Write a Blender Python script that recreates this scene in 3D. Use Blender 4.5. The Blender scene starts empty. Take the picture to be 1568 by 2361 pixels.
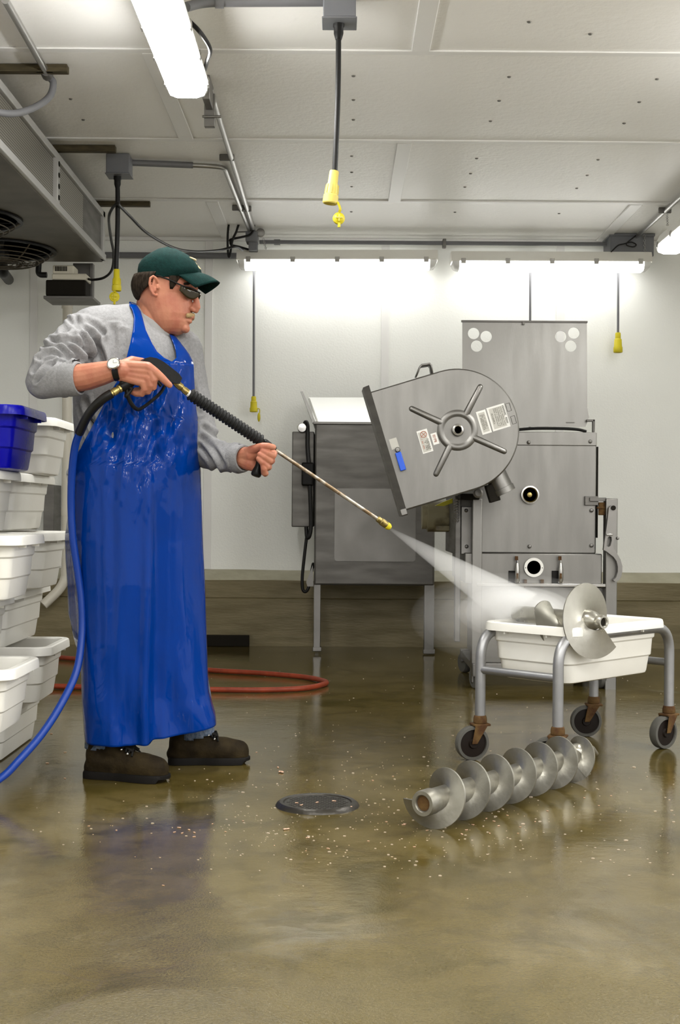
import bpy, bmesh, math, random
from mathutils import Vector, Matrix, noise

# ------------------------------------------------------------------ scene, camera, exposure
SC = bpy.context.scene
COL = SC.collection
random.seed(7)
F, CX, CY, H, ROLL = 3000.0, 784.0, 1180.5, 0.87, math.radians(0.42)
cam_d = bpy.data.cameras.new('camera')
cam_d.sensor_fit = 'VERTICAL'; cam_d.sensor_height = 36.0
cam_d.lens = 36.0 * F / 2361.0
cam_d.clip_start = 0.05; cam_d.clip_end = 60
cam = bpy.data.objects.new('camera', cam_d); COL.objects.link(cam)
cam.matrix_world = Matrix.Translation((0, 0, H)) @ Matrix.Rotation(math.pi/2, 4, 'X') @ Matrix.Rotation(ROLL, 4, 'Z')
SC.camera = cam
SC.view_settings.view_transform = 'Standard'
SC.view_settings.look = 'None'
SC.view_settings.gamma = 1.0
SC.view_settings.use_curve_mapping = False
SC.view_settings.exposure = 1.3
SC.cycles.volume_bounces = 3
LAMP = 26.0           # strength of the lit fluorescent diffusers
w = bpy.data.worlds.new('world'); SC.world = w; w.use_nodes = True
w.node_tree.nodes['Background'].inputs[0].default_value = (1.0, 0.985, 0.955, 1)
w.node_tree.nodes['Background'].inputs[1].default_value = 0.65   # even fill light, added through the open front and right sides

# ------------------------------------------------------------------ room measurements (metres)
ZC = H + 1.80        # ceiling
DB = 8.57            # back wall
XL, XR, YF = -2.9, 3.0, -2.2

CR, SR = math.cos(ROLL), math.sin(ROLL)
def unroll(px, py):
    x, y = px - CX, py - CY
    return x*CR + y*SR, -x*SR + y*CR
def P(px, py, d):
    x, y = unroll(px, py)
    return Vector((x/F*d, d, H - y/F*d))
def G(px, py, z=0.0):
    x, y = unroll(px, py)
    d = F*(H - z)/y
    return Vector((x/F*d, d, z))
def lerp(a, b, t): return a + (b - a)*t
def tab(rows, y):
    if y <= rows[0][0]: return rows[0][1:]
    for r0, r1 in zip(rows, rows[1:]):
        if y <= r1[0]:
            t = (y - r0[0])/(r1[0] - r0[0])
            return tuple(lerp(a, b, t) for a, b in zip(r0[1:], r1[1:]))
    return rows[-1][1:]

# ------------------------------------------------------------------ object helpers
WLOC = {}
def tag(o, label=None, cat=None, group=None, kind=None):
    if label: o['label'] = label
    if cat: o['category'] = cat
    if group: o['group'] = group
    if kind: o['kind'] = kind
    return o
def thing(name, loc, label=None, cat=None, group=None):
    o = bpy.data.objects.new(name, None); COL.objects.link(o)
    o.empty_display_size = 0.05
    o.location = loc; WLOC[o.name] = Vector(loc)
    return tag(o, label, cat, group)
def copy_tree(o, loc=None, rz=None, parent=None):
    c = o.copy(); COL.objects.link(c)
    if parent is not None: c.parent = parent
    if loc is not None: c.location = loc
    if rz is not None: c.rotation_euler = (0, 0, rz)
    for ch in [k for k in bpy.data.objects if k.parent == o]:
        copy_tree(ch, parent=c)
    return c

class MB:
    def __init__(s): s.v = []; s.f = []; s.m = []
    def add(s, vs, fs):
        o = len(s.v); s.v += [Vector(v) for v in vs]; s.f += [tuple(i + o for i in f) for f in fs]
        return s
    def box(s, c, size, R=None):
        a, b, e = (k/2 for k in size); c = Vector(c)
        vs = [Vector((x*a, y*b, z*e)) for x in (-1, 1) for y in (-1, 1) for z in (-1, 1)]
        if R is not None: vs = [R @ v for v in vs]
        return s.add([c + v for v in vs], [(0,1,3,2),(4,6,7,5),(0,4,5,1),(2,3,7,6),(0,2,6,4),(1,5,7,3)])
    def hexa(s, p):   # 8 points: bottom 4 loop, top 4 loop
        return s.add(p, [(3,2,1,0),(4,5,6,7),(0,1,5,4),(1,2,6,5),(2,3,7,6),(3,0,4,7)])
    def pbox(s, x0, y0, x1, y1, d0, d1):   # a box whose front face sits at depth d0
        a, b = P(x0, (y0+y1)/2, d0), P(x1, (y0+y1)/2, d0)
        t, u = P((x0+x1)/2, y0, d0), P((x0+x1)/2, y1, d0)
        return s.box(((a.x+b.x)/2, (d0+d1)/2, (t.z+u.z)/2), (b.x-a.x, d1-d0, t.z-u.z))
    def tube(s, path, r, n=10, closed=False, caps=True, sx=1.0):
        p = [Vector(q) for q in path]; m = len(p)
        rs = r if isinstance(r, (list, tuple)) else [r]*m
        tang = []
        for i in range(m):
            a = p[(i-1) % m] if (closed or i > 0) else p[i]
            b = p[(i+1) % m] if (closed or i < m-1) else p[i]
            t = b - a
            tang.append(t.normalized() if t.length > 1e-9 else Vector((0,0,1)))
        t0 = tang[0]
        nrm = t0.orthogonal().normalized()
        if abs(t0.z) < 0.9:
            nrm = (Vector((0,0,1)) - t0*t0.z).normalized()
        vs = []
        for i in range(m):
            if i: nrm = (tang[i-1].rotation_difference(tang[i])) @ nrm
            nrm = (nrm - tang[i]*nrm.dot(tang[i])).normalized()
            bi = tang[i].cross(nrm)
            for k in range(n):
                a = 2*math.pi*k/n
                vs.append(p[i] + nrm*(math.cos(a)*rs[i]) + bi*(math.sin(a)*rs[i]*sx))
        fs = []
        for i in range(m if closed else m-1):
            j = (i+1) % m
            for k in range(n):
                l = (k+1) % n
                fs.append((i*n+k, i*n+l, j*n+l, j*n+k))
        if caps and not closed:
            fs.append(tuple(range(n-1, -1, -1))); fs.append(tuple((m-1)*n + k for k in range(n)))
        return s.add(vs, fs)
    def caps_chain(s, pts, n=12):
        # tapered capsule through (point, radius) pairs, closed with rounded ends
        pts = [(Vector(p), r) for p, r in pts]
        (p0, r0), (p1, _) = pts[0], pts[1]; (pn, rn), (pm, _) = pts[-1], pts[-2]
        d0 = (p0 - p1).normalized(); d1 = (pn - pm).normalized()
        path, rad = [], []
        for a in (80, 50, 25): path.append(p0 + d0*r0*math.sin(math.radians(a))); rad.append(r0*math.cos(math.radians(a)))
        for p, r in pts: path.append(p); rad.append(r)
        for a in (25, 50, 80): path.append(pn + d1*rn*math.sin(math.radians(a))); rad.append(rn*math.cos(math.radians(a)))
        return s.tube(path, rad, n)
    def lathe(s, prof, o, axis=(0,0,1), n=24, ref=None, caps=True):
        ax = Vector(axis).normalized(); o = Vector(o)
        u = ax.orthogonal().normalized() if ref is None else (Vector(ref) - ax*Vector(ref).dot(ax)).normalized()
        v = ax.cross(u)
        vs, fs = [], []
        for r, h in prof:
            for k in range(n):
                a = 2*math.pi*k/n
                vs.append(o + ax*h + u*(math.cos(a)*r) + v*(math.sin(a)*r))
        for i in range(len(prof)-1):
            for k in range(n):
                l = (k+1) % n
                fs.append((i*n+k, i*n+l, (i+1)*n+l, (i+1)*n+k))
        if caps and prof[0][0] > 1e-6: fs.append(tuple(range(n-1, -1, -1)))
        if caps and prof[-1][0] > 1e-6: fs.append(tuple((len(prof)-1)*n + k for k in range(n)))
        return s.add(vs, fs)
    def ball(s, c, r, n=14, m=9, R=None):
        rx, ry, rz = (r, r, r) if not isinstance(r, (tuple, list)) else r
        c = Vector(c); vs = []; fs = []
        for i in range(m+1):
            th = math.pi*i/m
            for k in range(n):
                a = 2*math.pi*k/n
                q = Vector((rx*math.sin(th)*math.cos(a), ry*math.sin(th)*math.sin(a), -rz*math.cos(th)))
                if R is not None: q = R @ q
                vs.append(c + q)
        for i in range(m):
            for k in range(n):
                l = (k+1) % n
                fs.append((i*n+k, i*n+l, (i+1)*n+l, (i+1)*n+k))
        return s.add(vs, fs)
    def loft(s, rings, closed=True, caps=True):
        n = len(rings[0]); vs = [q for r in rings for q in r]; fs = []
        for i in range(len(rings)-1):
            for k in range(n if closed else n-1):
                l = (k+1) % n
                fs.append((i*n+k, i*n+l, (i+1)*n+l, (i+1)*n+k))
        if caps and closed:
            fs.append(tuple(range(n-1, -1, -1))); fs.append(tuple((len(rings)-1)*n + k for k in range(n)))
        return s.add(vs, fs)
    def plate(s, outline, o, ex, ey, thick, holes=()):
        # flat plate with true holes, outline in metres along ex / ey, centred on its thickness
        cu = bpy.data.curves.new('tmp', 'CURVE'); cu.dimensions = '2D'; cu.fill_mode = 'BOTH'; cu.extrude = thick/2
        for loop in [outline] + list(holes):
            sp = cu.splines.new('POLY'); sp.points.add(len(loop)-1); sp.use_cyclic_u = True
            for q, (x, y) in zip(sp.points, loop): q.co = (x, y, 0, 1)
        ob = bpy.data.objects.new('tmp', cu); COL.objects.link(ob)
        dg = bpy.context.evaluated_depsgraph_get()
        me = bpy.data.meshes.new_from_object(ob.evaluated_get(dg))
        ex, ey = Vector(ex).normalized(), Vector(ey).normalized(); ez = ex.cross(ey); o = Vector(o)
        s.add([o + ex*v.co.x + ey*v.co.y + ez*v.co.z for v in me.vertices], [tuple(p.vertices) for p in me.polygons])
        bpy.data.objects.remove(ob); bpy.data.curves.remove(cu); bpy.data.meshes.remove(me)
        return s
    def weld(s, dist=1e-5):
        bm = bmesh.new()
        vv = [bm.verts.new(v) for v in s.v]
        for f in s.f:
            try: bm.faces.new([vv[i] for i in f])
            except ValueError: pass
        bmesh.ops.remove_doubles(bm, verts=bm.verts, dist=dist)
        bmesh.ops.recalc_face_normals(bm, faces=bm.faces)
        bm.verts.index_update()
        s.v = [v.co.copy() for v in bm.verts]; s.f = [tuple(v.index for v in f.verts) for f in bm.faces]
        bm.free(); return s
    def build(s, name, mat, parent=None, smooth=38, bevel=0, subsurf=0, solid=0, label=None, local=False, seg=2):
        off = Vector((0,0,0))
        if parent is not None and not local:
            q = parent
            while q is not None:
                off += WLOC.get(q.name, Vector((0,0,0))); q = q.parent
        me = bpy.data.meshes.new(name)
        me.from_pydata([tuple(v - off) for v in s.v], [], s.f)
        me.validate()
        bm = bmesh.new(); bm.from_mesh(me); bmesh.ops.recalc_face_normals(bm, faces=bm.faces); bm.to_mesh(me); bm.free()
        me.materials.append(mat)
        o = bpy.data.objects.new(name, me); COL.objects.link(o)
        if parent is not None: o.parent = parent
        if smooth:
            me.shade_smooth()
            if not subsurf and not bevel: me.set_sharp_from_angle(angle=math.radians(smooth))
        if bevel:
            b = o.modifiers.new('bevel', 'BEVEL'); b.width = bevel; b.segments = seg; b.limit_method = 'ANGLE'; b.angle_limit = math.radians(40)
            b.harden_normals = False
            me.set_sharp_from_angle(angle=math.radians(60))
            me.shade_smooth()
        if solid:
            m = o.modifiers.new('solid', 'SOLIDIFY'); m.thickness = solid; m.offset = 0
        if subsurf:
            m = o.modifiers.new('sub', 'SUBSURF'); m.levels = subsurf; m.render_levels = subsurf
        if label: o['label'] = label
        return o

def remeshed(mb, voxel, smooth_it=4, disp=None):
    # one continuous skin around overlapping closed shapes
    me = bpy.data.meshes.new('tmp'); me.from_pydata([tuple(v) for v in mb.v], [], mb.f); me.validate()
    bm = bmesh.new(); bm.from_mesh(me); bmesh.ops.remove_doubles(bm, verts=bm.verts, dist=1e-6)
    bmesh.ops.recalc_face_normals(bm, faces=bm.faces); bm.to_mesh(me); bm.free()
    o = bpy.data.objects.new('tmp', me); COL.objects.link(o)
    r = o.modifiers.new('r', 'REMESH'); r.mode = 'VOXEL'; r.voxel_size = voxel; r.use_smooth_shade = True
    if smooth_it:
        k = o.modifiers.new('s', 'SMOOTH'); k.factor = 0.5; k.iterations = smooth_it
    dg = bpy.context.evaluated_depsgraph_get()
    m2 = bpy.data.meshes.new_from_object(o.evaluated_get(dg))
    out = MB()
    if disp:
        nv = [(v.co.copy(), v.normal.copy()) for v in m2.vertices]
        out.v = [c + n*disp(c, n) for c, n in nv]
    else:
        out.v = [v.co.copy() for v in m2.vertices]
    out.f = [tuple(p.vertices) for p in m2.polygons]
    bpy.data.objects.remove(o); bpy.data.meshes.remove(me); bpy.data.meshes.remove(m2)
    return out

def arc(c, r, a0, a1, n, ex=(1,0,0), ey=(0,0,1)):
    ex, ey, c = Vector(ex), Vector(ey), Vector(c)
    return [c + ex*(r*math.cos(lerp(a0, a1, i/n))) + ey*(r*math.sin(lerp(a0, a1, i/n))) for i in range(n+1)]
def smooth_path(pts, n=8):
    p = [Vector(q) for q in pts]; p = [p[0]*2 - p[1]] + p + [p[-1]*2 - p[-2]]; out = []
    for i in range(1, len(p)-2):
        a, b, c, d = p[i-1], p[i], p[i+1], p[i+2]
        for k in range(n):
            t = k/n
            out.append(0.5*((2*b) + (c-a)*t + (2*a-5*b+4*c-d)*t*t + (3*b-a-3*c+d)*t**3))
    out.append(p[-2]); return out
def fillet(pts, r, n=6):
    p = [Vector(q) for q in pts]; out = [p[0]]
    for i in range(1, len(p)-1):
        a, b, c = p[i-1], p[i], p[i+1]
        u, v = (a-b), (c-b); k = min(r, u.length*0.49, v.length*0.49)
        s, e = b + u.normalized()*k, b + v.normalized()*k
        for j in range(n+1):
            t = j/n; out.append(s*(1-t)**2 + b*2*t*(1-t) + e*t*t)
    out.append(p[-1]); return out
def circ(x, y, r, n=24): return [(x + r*math.cos(2*math.pi*k/n), y + r*math.sin(2*math.pi*k/n)) for k in range(n)]
def rrect(x0, y0, x1, y1, r, n=5):
    out = []
    for cx, cy, a in ((x1-r, y1-r, 0), (x0+r, y1-r, 90), (x0+r, y0+r, 180), (x1-r, y0+r, 270)):
        for k in range(n+1):
            t = math.radians(a + 90*k/n); out.append((cx + r*math.cos(t), cy + r*math.sin(t)))
    return out

# ------------------------------------------------------------------ materials
def mat(name, col, rough=0.5, metal=0.0, bump=0.0, bscale=60.0, col2=None, cscale=6.0, cramp=(0.35, 0.65),
        rough2=None, stretch=None, spec=0.5, coat=0.0, sss=0.0, trans=0.0, coords='Object', detail=4.0, **kw):
    m = bpy.data.materials.new(name); m.use_nodes = True
    nt = m.node_tree; N, L = nt.nodes, nt.links
    b = N['Principled BSDF']
    def setv(k, v):
        if k in b.inputs: b.inputs[k].default_value = v
    setv('Base Color', (*col, 1)); setv('Roughness', rough); setv('Metallic', metal)
    setv('Specular IOR Level', spec); setv('Coat Weight', coat); setv('Coat Roughness', 0.08)
    setv('Transmission Weight', trans)
    if sss: setv('Subsurface Weight', sss); setv('Subsurface Radius', (0.012, 0.004, 0.002)); setv('Subsurface Scale', 1.0)
    for k, v in kw.items(): setv(k, v)
    if bump or col2 or rough2 is not None:
        tc = N.new('ShaderNodeTexCoord'); src = tc.outputs[coords]
        if stretch:
            mp = N.new('ShaderNodeMapping'); mp.inputs['Scale'].default_value = stretch
            L.new(src, mp.inputs['Vector']); src = mp.outputs[0]
        if col2 or rough2 is not None:
            nz = N.new('ShaderNodeTexNoise'); nz.inputs['Scale'].default_value = cscale; nz.inputs['Detail'].default_value = detail
            L.new(src, nz.inputs['Vector'])
            if col2:
                cr = N.new('ShaderNodeValToRGB')
                cr.color_ramp.elements[0].position, cr.color_ramp.elements[1].position = cramp
                cr.color_ramp.elements[0].color = (*col, 1); cr.color_ramp.elements[1].color = (*col2, 1)
                L.new(nz.outputs['Fac'], cr.inputs[0]); L.new(cr.outputs[0], b.inputs['Base Color'])
            if rough2 is not None:
                mr = N.new('ShaderNodeMapRange'); mr.inputs[1].default_value, mr.inputs[2].default_value = cramp
                mr.inputs[3].default_value, mr.inputs[4].default_value = rough, rough2
                L.new(nz.outputs['Fac'], mr.inputs[0]); L.new(mr.outputs[0], b.inputs['Roughness'])
        if bump:
            n2 = N.new('ShaderNodeTexNoise'); n2.inputs['Scale'].default_value = bscale; n2.inputs['Detail'].default_value = 3
            L.new(src, n2.inputs['Vector'])
            bp = N.new('ShaderNodeBump'); bp.inputs['Strength'].default_value = bump; bp.inputs['Distance'].default_value = 0.004
            L.new(n2.outputs['Fac'], bp.inputs['Height']); L.new(bp.outputs[0], b.inputs['Normal'])
    return m

M = {}
M['wall'] = mat('wall_panel', (0.90, 0.905, 0.865), 0.42, bump=0.25, bscale=90, col2=(0.88, 0.885, 0.845), cscale=2)
M['ceiling'] = mat('ceiling_panel', (0.90, 0.885, 0.855), 0.38, bump=0.55, bscale=38, col2=(0.885, 0.868, 0.838), cscale=1.5)
M['trim'] = mat('plastic_trim', (0.80, 0.79, 0.77), 0.35)
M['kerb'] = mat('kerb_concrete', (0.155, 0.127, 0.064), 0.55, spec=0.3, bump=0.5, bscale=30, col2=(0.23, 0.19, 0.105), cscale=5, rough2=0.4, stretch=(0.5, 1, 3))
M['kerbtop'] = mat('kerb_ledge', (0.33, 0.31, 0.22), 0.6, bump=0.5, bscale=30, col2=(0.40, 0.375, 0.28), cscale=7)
M['steel'] = mat('brushed_steel', (0.225, 0.218, 0.204), 0.36, 1.0, bump=0.05, bscale=40, col2=(0.20, 0.194, 0.182), cscale=3, rough2=0.42, stretch=(6, 1, 1))
M['steelv'] = mat('brushed_steel_upright', (0.215, 0.209, 0.196), 0.34, 1.0, bump=0.05, bscale=40, col2=(0.228, 0.221, 0.207), cscale=3, rough2=0.42, stretch=(6, 1, 1))
M['steeldark'] = mat('dull_steel', (0.185, 0.177, 0.165), 0.5, 0.8, col2=(0.16, 0.153, 0.143), cscale=5, rough2=0.6, stretch=(1, 1, 5))
M['steelmid'] = mat('satin_steel', (0.26, 0.25, 0.237), 0.42, 0.9, col2=(0.225, 0.218, 0.206), cscale=4, rough2=0.52)
M['chrome'] = mat('bright_steel', (0.45, 0.44, 0.42), 0.22, 1.0)
M['alu'] = mat('aluminium_tube', (0.34, 0.34, 0.345), 0.40, 0.85, col2=(0.28, 0.28, 0.285), cscale=12, rough2=0.5)
M['cast'] = mat('cast_auger', (0.30, 0.288, 0.25), 0.33, 0.85, bump=0.2, bscale=45, col2=(0.20, 0.187, 0.15), cscale=14, rough2=0.5, cramp=(0.4, 0.75))
M['castb'] = mat('tinned_auger', (0.42, 0.407, 0.36), 0.27, 0.9, bump=0.1, bscale=40, col2=(0.33, 0.315, 0.27), cscale=12, rough2=0.4, cramp=(0.4, 0.75))
M['galv'] = mat('galvanised_pipe', (0.42, 0.415, 0.40), 0.32, 0.9)
M['pvcgrey'] = mat('grey_conduit', (0.15, 0.15, 0.158), 0.5)
M['boxgrey'] = mat('grey_box', (0.135, 0.14, 0.155), 0.5, col2=(0.16, 0.162, 0.17), cscale=8)
M['black'] = mat('black_rubber', (0.007, 0.0065, 0.006), 0.42, spec=0.25)
M['blackpl'] = mat('black_plastic', (0.008, 0.0075, 0.007), 0.35, bump=0.2, bscale=50, spec=0.12)
M['dark'] = mat('dark_cavity', (0.012, 0.010, 0.007), 0.7, spec=0.1)
M['yellow'] = mat('yellow_plug', (0.62, 0.52, 0.02), 0.45, spec=0.3)
M['yellowpale'] = mat('pale_yellow_plug', (0.66, 0.55, 0.13), 0.45, spec=0.3)
M['wood'] = mat('brown_channel', (0.085, 0.068, 0.036), 0.65, spec=0.2, col2=(0.05, 0.04, 0.022), cscale=15, stretch=(1, 6, 6))
M['beige'] = mat('beige_plastic', (0.62, 0.58, 0.47), 0.45)
M['white'] = mat('white_plastic', (0.80, 0.79, 0.74), 0.38, col2=(0.76, 0.74, 0.68), cscale=5, sss=0.0)
M['tub'] = mat('white_tub', (0.78, 0.765, 0.715), 0.36, spec=0.3, bump=0.06, bscale=50, col2=(0.74, 0.72, 0.66), cscale=4)
M['tubblue'] = mat('blue_tub', (0.002, 0.002, 0.26), 0.25, bump=0.1, bscale=70, spec=0.18)
M['pvc'] = mat('white_pipe', (0.66, 0.62, 0.53), 0.42)
M['redhose'] = mat('red_hose', (0.25, 0.038, 0.013), 0.45, spec=0.3, col2=(0.18, 0.027, 0.010), cscale=20)
M['bluehose'] = mat('blue_hose', (0.004, 0.035, 0.24), 0.35, spec=0.3)
M['brass'] = mat('brass', (0.42, 0.33, 0.12), 0.35, 0.9, col2=(0.25, 0.19, 0.07), cscale=60)
M['lance'] = mat('worn_lance', (0.24, 0.17, 0.10), 0.42, 0.7, col2=(0.52, 0.48, 0.42), cscale=25, cramp=(0.45, 0.6))
M['rust'] = mat('rusty_iron', (0.060, 0.026, 0.010), 0.8, spec=0.2, bump=0.6, bscale=80, col2=(0.11, 0.062, 0.02), cscale=30)
M['tyre'] = mat('grey_tyre', (0.085, 0.082, 0.072), 0.55, spec=0.3)
M['wheelhub'] = mat('brown_wheel', (0.010, 0.006, 0.004), 0.55, spec=0.2)
M['castiron'] = mat('cast_iron', (0.03, 0.026, 0.02), 0.35, 0.5, bump=0.3, bscale=60)
M['scrap'] = mat('meat_scrap', (0.48, 0.24, 0.15), 0.45, col2=(0.55, 0.40, 0.28), cscale=60, coords='Generated')
M['crumb'] = mat('pale_crumbs', (0.40, 0.33, 0.25), 0.5)
M['motor'] = mat('motor_paint', (0.30, 0.27, 0.17), 0.5, col2=(0.10, 0.075, 0.04), cscale=14, cramp=(0.45, 0.7))
M['guard'] = mat('yellow_guard', (0.55, 0.50, 0.02), 0.5)
M['lockblue'] = mat('blue_tag', (0.01, 0.09, 0.62), 0.35)
M['labelw'] = mat('label_white', (0.72, 0.71, 0.67), 0.4)
M['labelg'] = mat('label_grey', (0.47, 0.455, 0.41), 0.4)
M['ink'] = mat('label_ink', (0.13, 0.125, 0.10), 0.6)
M['inkred'] = mat('label_red', (0.42, 0.15, 0.09), 0.6)
M['fin'] = None
def lamp_mat(k=1.0):
    m = bpy.data.materials.new('lit_diffuser'); m.use_nodes = True; nt = m.node_tree
    b = nt.nodes['Principled BSDF']; b.inputs['Base Color'].default_value = (0.85, 0.85, 0.85, 1)
    b.inputs['Emission Color'].default_value = (1.0, 0.995, 0.965, 1); b.inputs['Emission Strength'].default_value = LAMP*k
    b.inputs['Roughness'].default_value = 0.65   # soft finish of the diffuser plastic
    return m
M['lidmetal'] = mat('bright_lid', (0.86, 0.86, 0.84), 0.32, 0.7)
M['lamp'] = lamp_mat(); M['lampback'] = lamp_mat(0.12)
M['lampend'] = mat('clear_lens_end', (0.80, 0.80, 0.78), 0.2)
def fin_mat():
    m = mat('coil_fins', (0.30, 0.29, 0.26), 0.45, 0.7); nt = m.node_tree; N, L = nt.nodes, nt.links
    tc = N.new('ShaderNodeTexCoord'); wv = N.new('ShaderNodeTexWave'); wv.wave_type = 'BANDS'; wv.bands_direction = 'Z'
    wv.inputs['Scale'].default_value = 26; wv.inputs['Distortion'].default_value = 0.4
    cr = N.new('ShaderNodeValToRGB'); cr.color_ramp.elements[0].color = (0.13, 0.12, 0.105, 1); cr.color_ramp.elements[1].color = (0.42, 0.40, 0.35, 1)
    L.new(tc.outputs['Object'], wv.inputs['Vector']); L.new(wv.outputs['Fac'], cr.inputs[0]); L.new(cr.outputs[0], N['Principled BSDF'].inputs['Base Color'])
    return m
M['fin'] = fin_mat()
def floor_mat():
    m = bpy.data.materials.new('wet_concrete'); m.use_nodes = True; nt = m.node_tree; N, L = nt.nodes, nt.links
    b = N['Principled BSDF']; tc = N.new('ShaderNodeTexCoord'); co = tc.outputs['Object']
    def nz(scale, detail=5, rough=0.55, dist=0.0, vec=co):
        k = N.new('ShaderNodeTexNoise'); k.inputs['Scale'].default_value = scale; k.inputs['Detail'].default_value = detail
        k.inputs['Roughness'].default_value = rough; k.inputs['Distortion'].default_value = dist; L.new(vec, k.inputs['Vector']); return k.outputs['Fac']
    def ramp(fac, stops):
        r = N.new('ShaderNodeValToRGB'); e = r.color_ramp.elements
        while len(e) < len(stops): e.new(0.5)
        for q, (p, c) in zip(e, stops): q.position = p; q.color = (*c, 1)
        L.new(fac, r.inputs[0]); return r.outputs[0]
    def mix(fac, a, c, mode='MIX'):
        k = N.new('ShaderNodeMix'); k.data_type = 'RGBA'; k.blend_type = mode
        if isinstance(fac, float): k.inputs[0].default_value = fac
        else: L.new(fac, k.inputs[0])
        L.new(a, k.inputs[6])
        if isinstance(c, tuple): k.inputs[7].default_value = (*c, 1)
        else: L.new(c, k.inputs[7])
        return k.outputs[2]
    big = ramp(nz(1.1, 6, 0.6, 0.6), [(0.30, (0.068, 0.050, 0.010)), (0.50, (0.116, 0.087, 0.026)), (0.70, (0.166, 0.131, 0.056))])
    fine = ramp(nz(70, 4, 0.7), [(0.3, (0.62, 0.60, 0.56)), (0.7, (1.0, 1.0, 1.0))])
    col = mix(0.55, big, fine, 'MULTIPLY')
    mid = ramp(nz(7, 8, 0.68, 0.5), [(0.34, (0.50, 0.48, 0.42)), (0.50, (0.92, 0.91, 0.88)), (0.68, (1.0, 1.0, 1.0))])
    col = mix(0.8, col, mid, 'MULTIPLY')
    stain = ramp(nz(2.6, 7, 0.62, 1.0), [(0.52, (0, 0, 0)), (0.64, (1, 1, 1))])
    col = mix(stain, col, (0.058, 0.044, 0.010))
    vo = N.new('ShaderNodeTexVoronoi'); vo.feature = 'DISTANCE_TO_EDGE'; vo.inputs['Scale'].default_value = 0.65   # cell size of the crack pattern
    wp = N.new('ShaderNodeTexNoise'); wp.inputs['Scale'].default_value = 3.0; wp.inputs['Detail'].default_value = 5; L.new(co, wp.inputs['Vector'])
    wm = N.new('ShaderNodeMix'); wm.data_type = 'RGBA'; wm.blend_type = 'LINEAR_LIGHT'; wm.inputs[0].default_value = 0.12
    L.new(co, wm.inputs[6]); L.new(wp.outputs['Color'], wm.inputs[7]); L.new(wm.outputs[2], vo.inputs['Vector'])
    # where the concrete is merely damp, not under standing water: towards the camera and in patches
    sx = N.new('ShaderNodeSeparateXYZ'); L.new(co, sx.inputs[0])
    ma = N.new('ShaderNodeMath'); ma.operation = 'MULTIPLY_ADD'; L.new(sx.outputs['Y'], ma.inputs[0]); ma.inputs[1].default_value = -0.30; ma.inputs[2].default_value = 0.92
    mc_ = N.new('ShaderNodeMath'); mc_.operation = 'MAXIMUM'; L.new(ma.outputs[0], mc_.inputs[0]); mc_.inputs[1].default_value = -0.12
    mb_ = N.new('ShaderNodeMath'); mb_.operation = 'ADD'; L.new(nz(1.9, 7, 0.65, 0.7), mb_.inputs[0]); L.new(mc_.outputs[0], mb_.inputs[1])
    damp = N.new('ShaderNodeMapRange'); damp.interpolation_type = 'SMOOTHSTEP'; damp.inputs[1].default_value = 0.40; damp.inputs[2].default_value = 0.85; L.new(mb_.outputs[0], damp.inputs[0])
    grit = ramp(nz(150, 3, 0.8), [(0.34, (0.035, 0.026, 0.006)), (0.46, (0.088, 0.069, 0.022)), (0.70, (0.155, 0.126, 0.058))])
    dm = N.new('ShaderNodeMath'); dm.operation = 'MULTIPLY'; L.new(damp.outputs[0], dm.inputs[0]); dm.inputs[1].default_value = 0.6
    col = mix(dm.outputs[0], col, grit)
    crack = ramp(vo.outputs['Distance'], [(0.0, (1, 1, 1)), (0.0016, (0, 0, 0))])
    col = mix(crack, col, (0.09, 0.068, 0.03))
    L.new(col, b.inputs['Base Color'])
    wet = N.new('ShaderNodeMapRange'); wet.inputs[1].default_value = 0.65   # lower noise bound for the wet roughness; wet.inputs[2].default_value = 0.66
    wet.inputs[3].default_value = 0.035; wet.inputs[4].default_value = 0.20; L.new(nz(1.7, 6, 0.6, 0.8), wet.inputs[0])
    ra = N.new('ShaderNodeMix'); ra.data_type = 'FLOAT'; L.new(damp.outputs[0], ra.inputs[0]); L.new(wet.outputs[0], ra.inputs[2]); ra.inputs[3].default_value = 0.34
    L.new(ra.outputs[0], b.inputs['Roughness'])
    b.inputs['Specular IOR Level'].default_value = 0.5
    b1 = N.new('ShaderNodeBump'); b1.inputs['Strength'].default_value = 0.06; b1.inputs['Distance'].default_value = 0.01
    L.new(nz(26, 6, 0.7), b1.inputs['Height'])
    b2 = N.new('ShaderNodeBump'); b2.inputs['Strength'].default_value = 0.05; b2.inputs['Distance'].default_value = 0.02
    L.new(nz(5, 3, 0.5), b2.inputs['Height']); L.new(b1.outputs[0], b2.inputs['Normal'])
    b3 = N.new('ShaderNodeBump'); b3.inputs['Distance'].default_value = 0.006; L.new(nz(170, 3, 0.75), b3.inputs['Height'])
    bs = N.new('ShaderNodeMath'); bs.operation = 'MULTIPLY'; L.new(damp.outputs[0], bs.inputs[0]); bs.inputs[1].default_value = 0.35; L.new(bs.outputs[0], b3.inputs['Strength'])
    L.new(b2.outputs[0], b3.inputs['Normal']); L.new(b3.outputs[0], b.inputs['Normal'])
    return m
M['floor'] = floor_mat()

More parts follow.
